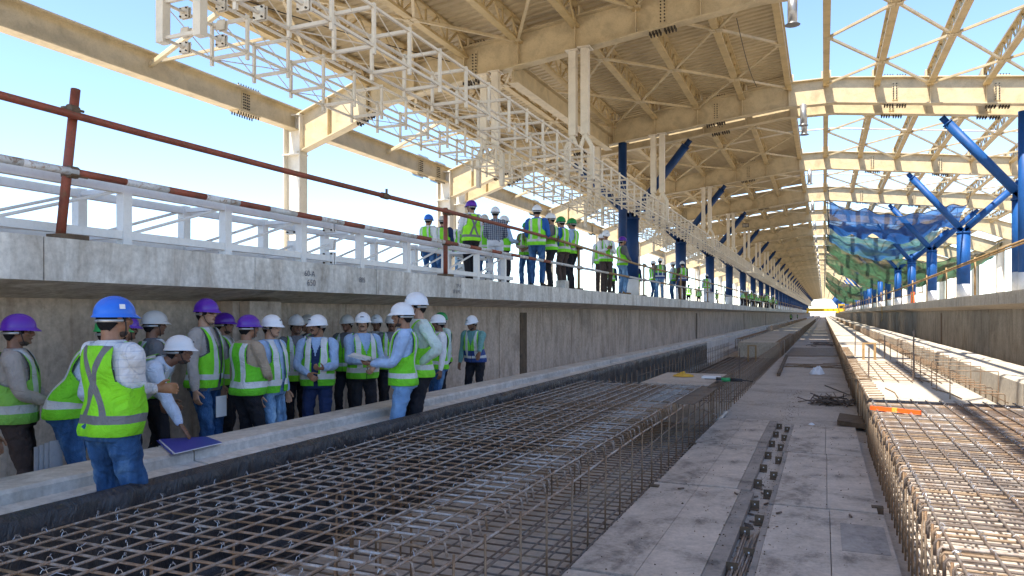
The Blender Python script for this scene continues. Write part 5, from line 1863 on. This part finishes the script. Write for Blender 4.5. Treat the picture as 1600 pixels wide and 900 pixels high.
people = []
def person(u, vh, X, label, facing=180, helmet='h_white', shirt='white', trousers='dark', vest='bands', vstyle='closed', zg=None, lod=1,
           arms=('down', 'down'), lean=0.0, twist=0.0, side=0.0, head=(0, 0), skin=1, belly=0.02, feet=((.11, 0), (.11, .04)), face=('moustache',),
           waistcoat=None, H=None, untuck=False, sleeve='long', fit=1.0, shoes='shoe', group=None, d=None, tight=1.0):
    """u, vh: photo pixel of the helmet top; X: distance from the camera plane; facing 0 = towards camera, 90 = to the right"""
    top = ray(u, vh, X=X)
    zg = ZP if zg is None else zg
    Hn = top.z - zg
    leanloss = 0.0
    if lean > 0.1:
        leanloss = (1.745 - .93) * (1 - math.cos(lean * .8))
    s = (H if H else Hn) / (1.745 - leanloss)
    s = max(min(s, 1.10), 0.92)
    fa = R(facing)
    tow = Vector((-top.x, -top.y, 0)).normalized()
    rgt = Vector((-tow.y, tow.x, 0))      # image right
    rgt = Vector((tow.y * -1, tow.x, 0))
    fw = tow * math.cos(fa) + rgt * math.sin(fa)
    th = math.atan2(-fw.x, fw.y)
    off = 0.0
    sp = dict(lod=lod, lean=lean, twist=twist, side=side, belly=belly, untuck=untuck, arms=arms, headrot=(head[0], head[1]), feet=feet, sleeve=sleeve, fit=fit)
    if any(isinstance(a_, tuple) and a_[0] == 'world' for a_ in arms):
        sp['arms'] = tuple(('down' if isinstance(a_, tuple) else a_) for a_ in arms)
        person_shapes(sp); hc = sp['head'][0]
        base = Vector((top.x, top.y, zg)) - fw * (hc[1] * s) - Vector((fw.y, -fw.x, 0)) * (hc[0] * s)
        out = []
        for a_ in arms:
            if isinstance(a_, tuple):
                l_ = Matrix.Rotation(-th, 3, 'Z') @ ((Vector(a_[1]) - base) / s)
                out.append((tuple(l_), a_[2], a_[3]))
            else: out.append(a_)
        sp['arms'] = tuple(out)
    S = person_shapes(sp)
    hc = sp['head'][0]
    base = Vector((top.x, top.y, zg)) - fw * (hc[1] * s) - Vector((fw.y, -fw.x, 0)) * (hc[0] * s)
    people.append(dict(sp=sp, S=S, base=base, th=th, s=s, label=label, helmet=helmet, shirt=shirt, trousers=trousers, vest=vest, vstyle=vstyle,
                       lod=lod, skin=skin, face=face, waistcoat=waistcoat, shoes=shoes, group=group, seed=len(people) * 3.7))
    return people[-1]

def build_people():
    tmp = []
    for P in people:
        vox = {0: .0062, 1: .008, 2: .015, 3: .026}[P['lod']]
        for k in ('body', 'shirt', 'trousers', 'shoes'):
            v, f = merge(P['S'][k])
            vx = vox * (1.0 if k in ('body', 'shoes') else 1.25)
            me = bpy.data.meshes.new('t'); me.from_pydata([tuple(p) for p in v], [], f)
            o = bpy.data.objects.new('t', me); COL.objects.link(o)
            md = o.modifiers.new('r', 'REMESH'); md.mode = 'VOXEL'; md.voxel_size = vx
            md = o.modifiers.new('s', 'SMOOTH'); md.factor = 0.5; md.iterations = 3 if k == 'body' else 6
            tmp.append((P, k, o))
    dg = bpy.context.evaluated_depsgraph_get()
    for P, k, o in tmp:
        me = bpy.data.meshes.new_from_object(o.evaluated_get(dg))
        n = len(me.vertices); v = np.zeros(n * 3); me.vertices.foreach_get('co', v)
        P[k + '_m'] = (v.reshape(-1, 3), [tuple(p.vertices) for p in me.polygons])
        bpy.data.meshes.remove(me)
    for P, k, o in tmp:
        me = o.data; bpy.data.objects.remove(o); bpy.data.meshes.remove(me)
    for P in people:
        sp = P['sp']; lod = P['lod']
        r_ = thing('person', P['base'], P['label'], 'person', P['group'], P['th'])
        r_.scale = (P['s'],) * 3
        def child(name, me, loc=None, rot=None):
            o = bpy.data.objects.new(name, me); COL.objects.link(o); o.parent = r_
            if loc is not None: o.location = loc
            if rot is not None: o.rotation_euler = Matrix(rot.tolist()).to_euler()
            return o
        v, f = P['body_m']; child('body', np_mesh('body', v, f, ['skin%d' % P['skin']]))
        v, f = P['shirt_m']
        sd = P['seed']
        v2 = fold(v, .010, 11, sd) if lod < 2 else fold(v, .012, 7, sd)
        child('shirt', np_mesh('shirt', v2, f, [FAB[P['shirt']]], rest=v))
        v, f = P['trousers_m']
        v2 = fold(v, .013, 9, sd + 5, (1, 1, 1.3))
        child('trousers', np_mesh('trousers', v2, f, [FAB[P['trousers']]]))
        v, f = P['shoes_m']; child('shoes', np_mesh('shoes', v, f, [FAB[P['shoes']]]))
        nn = {0: 150, 1: 120, 2: 64, 3: 36}[lod]
        if P['waistcoat']:
            V, F = vest_mesh(sp, .021, 'waist', nn, .84, 1.45)
            child('waistcoat', np_mesh('waistcoat', bend(fold(V, .008, 7, sd), sp['lean'], sp['twist'], sp['side']), F, [FAB[P['waistcoat']]], rest=V))
        if P['vest']:
            V, F = vest_mesh(sp, .034 if not P['waistcoat'] else .036, P['vstyle'], nn, .87)
            Vf = fold(V, .016, 7, sd + 9)
            o = child('safety_vest', np_mesh('safety_vest', bend(Vf, sp['lean'], sp['twist'], sp['side']), F, [VM[P['vest']]], rest=V))
            if lod < 2:
                md = o.modifiers.new('thickness', 'SOLIDIFY'); md.thickness = .004
        hc, Hm = sp['head']
        def hp(name, kind):
            return child(name, headpiece(kind, lod), hc, Hm)
        if P['helmet']:
            kh = (P['helmet'], min(lod, 2))
            if kh not in HM: HM[kh] = helmet_mesh(P['helmet'], lod)
            ho = child('helmet', HM[kh], hc, Hm)
        hp('hair', 'hair')
        if 'long' in P['face']: hp('long_hair', 'longhair')
        if lod < 2:
            hp('eyes', 'eye'); hp('eyebrows', 'brow'); hp('lips', 'lips'); hp('head_band', 'band')
            if P['helmet'] == 'h_white': hp('helmet_mark', 'mark')
        if lod < 3:
            hp('chin_strap', 'strap')
        for k in ('moustache', 'beard', 'glasses'):
            if k in P['face'] and lod < 3: hp(k, k)
        P['root'] = r_

ZG = -1.62
def low(u, vh, X, label, **k):
    k.setdefault('zg', ZG)
    return person(u, vh, X, label, group='people gathered below the platform edge', **k)
def top_(u, vh, X, label, **k):
    return person(u, vh, X, label, group='people standing on the left platform', **k)

# --- the huddled group below the platform ---------------------------
low(30, 491, -5.6, 'man in purple helmet and grey-beige shirt at far left, in profile holding a dark folder', facing=80, helmet='h_purple', shirt='greybeige', trousers='brown', vest='silver', arms=('clasp', 'clasp'), skin=2, face=('beard',), lod=0)
low(-48, 505, -5.1, 'person cut off by the left picture edge in dark teal sleeves', facing=60, helmet='h_white', shirt='darkteal', trousers='dark', arms=('down', 'down'), skin=1)
low(176, 516, -5.1, 'person in lime vest bending directly behind the man in blue helmet', facing=88, helmet='h_green', shirt='paleblue', trousers='jeans', vest='bands', arms=('clasp', 'clasp'), lean=.5, skin=1, H=1.62)
main = low(180, 463, -4.27, 'man in bright blue helmet with crossed arms standing before the kerb in jeans', facing=128, helmet='h_blue', shirt='check_white', trousers='jeans', vest='cross', arms=('crossed', 'crossed2'), zg=-1.67, lod=0, skin=1, head=(-.25, 0), face=('beard',), belly=.03, feet=((.12, 0), (.12, .03)), H=1.78, fit=1.08)
low(197, 519, -6.0, 'person in purple helmet mostly hidden behind the crossed-arm man', facing=100, helmet='h_purple', shirt='navy', skin=2, lod=1, arms=('down', 'down'))
low(242, 486, -5.95, 'dark-skinned man in scuffed off-white helmet behind the leaning man, looking right', facing=100, helmet='h_grey', shirt='grey', vest='silver', skin=2, lod=1, face=())
low(281, 498, -5.17, 'man in white helmet and pale blue shirt leaning on the kerb over a blue folder', facing=75, helmet='h_white', shirt='paleblue', trousers='dark', vest='silver', arms=('down', ('world', ray(284, 668, Z=-0.96), (.6, -.8, 0), .15)), lean=.95, skin=2, face=('beard',), lod=0, zg=-1.62, H=1.46)
low(323, 467, -5.75, 'tall man in purple helmet and glasses with grey tweed waistcoat and jeans', facing=62, helmet='h_purple', shirt='greybeige', trousers='jeans', vest='bands', vstyle='open', waistcoat='tweed', arms=('down', 'down'), skin=3, face=('glasses',), lod=0, head=(-.2, 0))
low(351, 489, -6.35, 'man in purple helmet looking right behind the tall man in glasses, shirt brownish', facing=75, helmet='h_purple', shirt='greybeige', skin=1, face=('beard',), arms=('down', 'down'))
low(389, 503, -5.4, 'man in purple helmet and beige jacket with lime vest, back half turned', facing=125, helmet='h_purple', shirt='beige', trousers='dark', vest='broad', arms=('down', 'clasp'), skin=1, face=('glasses',), lod=0, head=(-.2, 0), belly=.04)
low(425, 503, -5.35, 'man in white helmet, spectacles and blue shirt with open vest looking right, in jeans', facing=55, helmet='h_white', shirt='lightblue', trousers='lightjeans', vest='broad', vstyle='open', arms=('down', 'down'), skin=3, face=('glasses',), lod=0, belly=.03)
low(463, 492, -5.95, 'dark-skinned clean-shaven man in white helmet facing camera in green jacket', facing=15, helmet='h_grey', shirt='grey', vest='bands', skin=2, face=(), lod=1)
low(481, 494, -6.5, 'man in white helmet half hidden behind the man in navy waistcoat', facing=290, helmet='h_grey', shirt='grey', skin=1, face=('moustache',))
low(496, 492, -5.35, 'man with moustache in navy waistcoat and blue shirt under a lime vest, hands before him', facing=350, helmet='h_white', shirt='lightblue', trousers='navy', vest='broad', vstyle='open', waistcoat='navy', arms=('hold', 'clasp'), skin=1, face=('moustache',), lod=0, head=(-.75, 0), belly=.05)
low(542, 507, -6.3, 'man in scuffed white helmet with only head showing left of the paper reader', facing=330, helmet='h_grey', shirt='grey', skin=2, face=())
low(567, 488, -5.3, 'man with moustache in white helmet and blue shirt, hands reaching toward the papers', facing=20, helmet='h_white', shirt='lightblue', trousers='dark', vest='broad', arms=('clasp', 'hold'), skin=3, face=('moustache',), lod=0, head=(-.45, 0), belly=.06)
low(588, 494, -6.3, 'man in white helmet behind the right shoulder of the moustached paper reader', facing=350, helmet='h_white', shirt='greybeige', skin=2, face=())
low(612, 502, -5.9, 'dark-skinned man in off-white helmet peering from behind the man in light blue trousers', facing=0, helmet='h_grey', shirt='grey', vest='bands', skin=2, face=('moustache',))
low(628, 465, -4.27, 'man in light blue shirt and light blue trousers before the kerb holding papers, facing left', facing=268, helmet='h_white', shirt='lightblue', trousers='trousersblue', vest='bands', arms=('hold', 'hold'), zg=-1.67, skin=1, face=('beard',), lod=0, H=1.79, feet=((.10, 0), (.10, .05)))
low(650, 457, -4.30, 'man in white helmet, glasses and pale green shirt with hand on hip before the kerb', facing=290, helmet='h_white', shirt='palegreen', trousers='dark', vest='bands', arms=('hip', 'hip'), zg=-1.67, skin=3, face=('glasses',), lod=0)
low(689, 488, -5.9, 'man in green helmet behind two men at the right of the group', facing=300, helmet='h_green', shirt='palegreen', skin=2)
low(684, 492, -5.3, 'man in white helmet and white shirt standing behind the hand-on-hip man', facing=285, helmet='h_white', shirt='white', vest='bands', trousers='jeans', skin=2, face=())
low(737, 503, -5.45, 'bearded man at right end leaning a hand on the kerb in teal shirt', facing=335, helmet='h_white', shirt='teal', trousers='dark', vest='navylow', arms=(('world', ray(742, 596, X=-4.95), (.5, -.8, 0), .15), 'down'), lean=.22, skin=2, face=('beard',), lod=1, head=(-.3, .2))
low(1236, 494, -5.6, 'distant worker in lime vest squatting low near the far kerb', facing=160, helmet='h_green', shirt='dark' if False else 'grey', lod=3, H=1.6)
low(1246, 495, -5.8, 'distant worker in lime vest beside another far down the channel', facing=90, helmet='h_white', shirt='grey', lod=3, H=1.6)

# --- people up on the platform --------------------------------------
top_(670, 335, -8.3, 'man in blue helmet and white sleeves at left end of the platform group', facing=140, helmet='h_blue', shirt='white', trousers='jeans', lod=1)
top_(692, 337, -8.0, 'man in grey helmet and navy shirt behind the scaffold post, back to camera', facing=175, helmet='h_grey', shirt='navy', trousers='jeans', lod=1)
top_(736, 313, -6.45, 'man in purple helmet and check shirt stepping with one boot forward on the platform', facing=205, helmet='h_purple', shirt='check_white', trousers='dark', vest='cross', lod=1, arms=('clasp', 'clasp'), feet=((.10, -.05), (.12, .30)), head=(.6, 0))
top_(722, 340, -8.2, 'man mostly hidden left of the purple helmet man on the platform, pale sleeves', facing=180, helmet='h_grey', shirt='white', trousers='lightjeans', lod=2)
top_(757, 335, -7.4, 'man in grey helmet between the check shirt and the plaid shirt', facing=180, helmet='h_grey', shirt='lightblue', trousers='jeans', lod=2)
top_(774, 323, -6.35, 'man in navy plaid shirt and white jeans with pale cross straps, back to camera', facing=178, helmet='h_white', shirt='plaid', trousers='whitejeans', vest=None, lod=1, arms=('clasp', 'clasp'))
top_(788, 337, -6.8, 'man in white helmet and light blue sleeve holding something beside the plaid shirt', facing=120, helmet='h_white', shirt='lightblue', trousers='dark', lod=1, arms=('hold', 'hold'))
top_(822, 347, -6.75, 'moustached man in green helmet facing camera with folded papers', facing=340, helmet='h_green', shirt='olive', trousers='jeans', lod=1, arms=('clasp', 'clasp'), sleeve='short', skin=2)
top_(839, 320, -6.05, 'tall man in white helmet, blue shirt and jeans at the platform edge', facing=165, helmet='h_white', shirt='bluecloth', trousers='jeans', lod=1, arms=('clasp', 'clasp'), head=(.3, 0))
top_(860, 333, -6.05, 'man in white helmet and grey shirt facing left with a black bag', facing=262, helmet='h_white', shirt='grey', trousers='dark', lod=1, arms=('clasp', 'clasp'), sleeve='short', face=('beard',))
top_(876, 338, -6.12, 'man in green helmet with bright blue sleeve behind the grey shirted man', facing=235, helmet='h_green', shirt='bluecloth', trousers='brown', lod=1, arms=('hip', 'down'), lean=.08)
top_(893, 341, -6.15, 'man in green helmet, light blue shirt and black trousers facing left', facing=250, helmet='h_green', shirt='lightblue', trousers='dark', lod=1, arms=('down', 'down'))
top_(947, 358, -6.1, 'man in white shirt and brown trousers reading a phone on the platform', facing=20, helmet='h_white', shirt='white', trousers='brown', lod=1, arms=('phone', 'phone'), head=(-.1, .35))
top_(940, 360, -6.5, 'man hidden behind the phone reader, only helmet showing', facing=0, helmet='h_white', shirt='white', trousers='brown', lod=2)
top_(973, 363, -6.1, 'man in purple helmet, slate shirt and light jeans facing right', facing=115, helmet='h_purple', shirt='grey', trousers='lightjeans', lod=1, arms=('down', 'clasp'), shoes='shoetan')
top_(955, 409, -9.2, 'man in lime vest standing farther back between phone reader and purple helmet', facing=170, helmet='h_white', shirt='dark' if False else 'navy', trousers='dark', lod=2)
top_(993, 410, -8.2, 'man in white cap and closed lime vest facing camera behind the rail', facing=0, helmet='h_white', shirt='navy', trousers='dark', lod=2)
top_(1021, 407, -7.2, 'man in white helmet at left of the small cluster right of the two blue masts', facing=120, helmet='h_white', shirt='lightblue', trousers='jeans', lod=2)
top_(1031, 403, -6.6, 'man in white helmet and blue vest hem, back to camera, in the small cluster', facing=190, helmet='h_white', shirt='grey', trousers='lightjeans', vest='navylow', lod=2)
top_(1051, 403, -6.8, 'man in white helmet facing left in the small cluster', facing=250, helmet='h_white', shirt='paleblue', trousers='jeans', lod=2)
top_(1066, 402, -6.3, 'man with brown sleeves and navy vest hem at right of the small cluster', facing=200, helmet='h_white', shirt='brown', trousers='brown', vest='navylow', lod=2)
top_(1104, 428, -6.2, 'woman with long dark hair in white helmet and pale tunic by a rail post', facing=190, helmet='h_white', shirt='paleblue', trousers='whitejeans', lod=2, face=('long',), skin=3)
for u, vh, X, lab in ((1076, 457, -9.5, 'distant worker in lime vest seated low behind the rail, left of two more'), (1092, 464, -9.5, 'distant worker in lime vest near the tunic woman'), (1120, 459, -9.0, 'distant worker in lime vest standing right of the tunic woman'), (1134, 464, -9.0, 'distant dark-clothed worker beside an orange post')):
    top_(u, vh, X, lab, facing=random.choice((0, 90, 180)), helmet='h_green', shirt='olive', trousers='dark', lod=3)
for i in range(20):
    u = 1160 + i * 2.7 + random.uniform(-1.5, 1.5)
    top_(u, 460 + random.uniform(-3, 3) + (0 if i != 5 else -3), -6.2 - random.random() * 1.2, 'worker in lime vest within the distant crowd on the platform edge', facing=random.choice((0, 60, 120, 180, 250)), helmet=random.choice(('h_white', 'h_green', 'h_purple', 'h_white')), shirt=random.choice(('grey', 'olive', 'lightblue')), trousers='dark', lod=3)
build_people()

# --- held things and small belongings --------------------------------
def paper_stack(P, label, dz=0.05, n=4, mat='paper', size=(.30, .21), name='papers', cat='papers', tilt=.25, fwd=.12):
    r_ = P['root']; sp = P['sp']; s = P['s']
    w = (sp['wrists'][-1] + sp['wrists'][1]) / 2
    loc = Matrix.Rotation(P['th'], 3, 'Z') @ (Vector(w) + Vector((0, fwd, dz))) * s + P['base']
    q = MB()
    for k in range(n):
        a = random.uniform(-.25, .25)
        c_, s_ = math.cos(a), math.sin(a)
        pts = [(c_ * x - s_ * y, s_ * x + c_ * y, k * .006) for x, y in ((-size[0] / 2, -size[1] / 2), (size[0] / 2, -size[1] / 2), (size[0] / 2, size[1] / 2), (-size[0] / 2, size[1] / 2))]
        q.add(pts + [(a_, b_, c + .003) for a_, b_, c in pts], [(0, 3, 2, 1), (4, 5, 6, 7), (0, 1, 5, 4), (1, 2, 6, 5), (2, 3, 7, 6), (3, 0, 4, 7)])
    o = q.build(name, mat); o.location = loc; o.rotation_euler = (tilt, 0, P['th'])
    return tag(o, label, cat)
byl = lambda w: [P for P in people if w in P['label']][0]
paper_stack(byl('light blue trousers before the kerb'), 'stack of white papers held by the man in light blue trousers', n=6)
paper_stack(byl('holding a dark folder'), 'dark green folder held by the man at far left', n=1, mat='folder_green', size=(.36, .3), name='folder', cat='folder', tilt=1.2, dz=-.18)
paper_stack(byl('folded papers'), 'white papers held by the man in green helmet with moustache', n=2, size=(.2, .14))
paper_stack(byl('with a black bag'), 'black bag held by the grey shirted man on the platform', n=5, mat='black', size=(.3, .06), name='bag', cat='bag', tilt=1.3, dz=-.2)
paper_stack(byl('reading a phone'), 'dark phone held by the man in the white shirt', n=1, mat='black', size=(.08, .15), name='phone', cat='phone', dz=.04)
# blue folder on the kerb
a = [ray(u, v, Z=-1.07) for u, v in ((244, 688), (268, 710), (342, 693), (318, 684))]
t = thing('document_folder', (a[0] + a[2]) / 2, 'blue plastic folder lying on the kerb under the leaning man hand', 'folder')
q = MB(); q.prism([(p.x, p.y) for p in a], 'z', -1.072, -1.070); q.build('cover', 'folder_blue', t)
q = MB(); q.prism([(p.x * .995, p.y + .004) for p in a], 'z', -1.0695, -1.0635); q.build('pages', 'paper', t)
b_ = [p + Vector((.015, .02, 0)) for p in a]
q = MB(); q.prism([(p.x, p.y) for p in b_], 'z', -1.063, -1.061); q.build('cover', 'folder_blue', t)
# rolled sheets low at the left
p = ray(62, 715, X=-5.25)
q = MB()
for k in range(4):
    q.box(p.x - .02 + k * .012, p.x - .014 + k * .012, p.y - .03 + k * .03, p.y + .07 + k * .03, p.z - .22, p.z + .08 + .01 * k)
solo('drawing_sheets', q, 'paper_grey', 'white drawing sheets hanging down behind the kerb at far left', 'papers')
q = MB(); p = ray(346, 634, X=-5.6); q.box(p.x - .004, p.x, p.y - .07, p.y + .07, p.z - .11, p.z + .1); solo('paper_sheet', q, 'paper', 'white paper held low between two men behind the kerb', 'paper')
# sticker on the blue helmet and strips of lettering on white helmets
hc, Hm = main['sp']['head']
q = MB()
q.add([(.1055, -.02, .062), (.1055, .015, .062), (.098, .015, .092), (.098, -.02, .092)], [(0, 1, 2, 3)])
o = q.build('sticker', 'paper', None); o.parent = [c for c in main['root'].children if c.name.startswith('helmet')][0]
o.location = (.004, 0, 0)
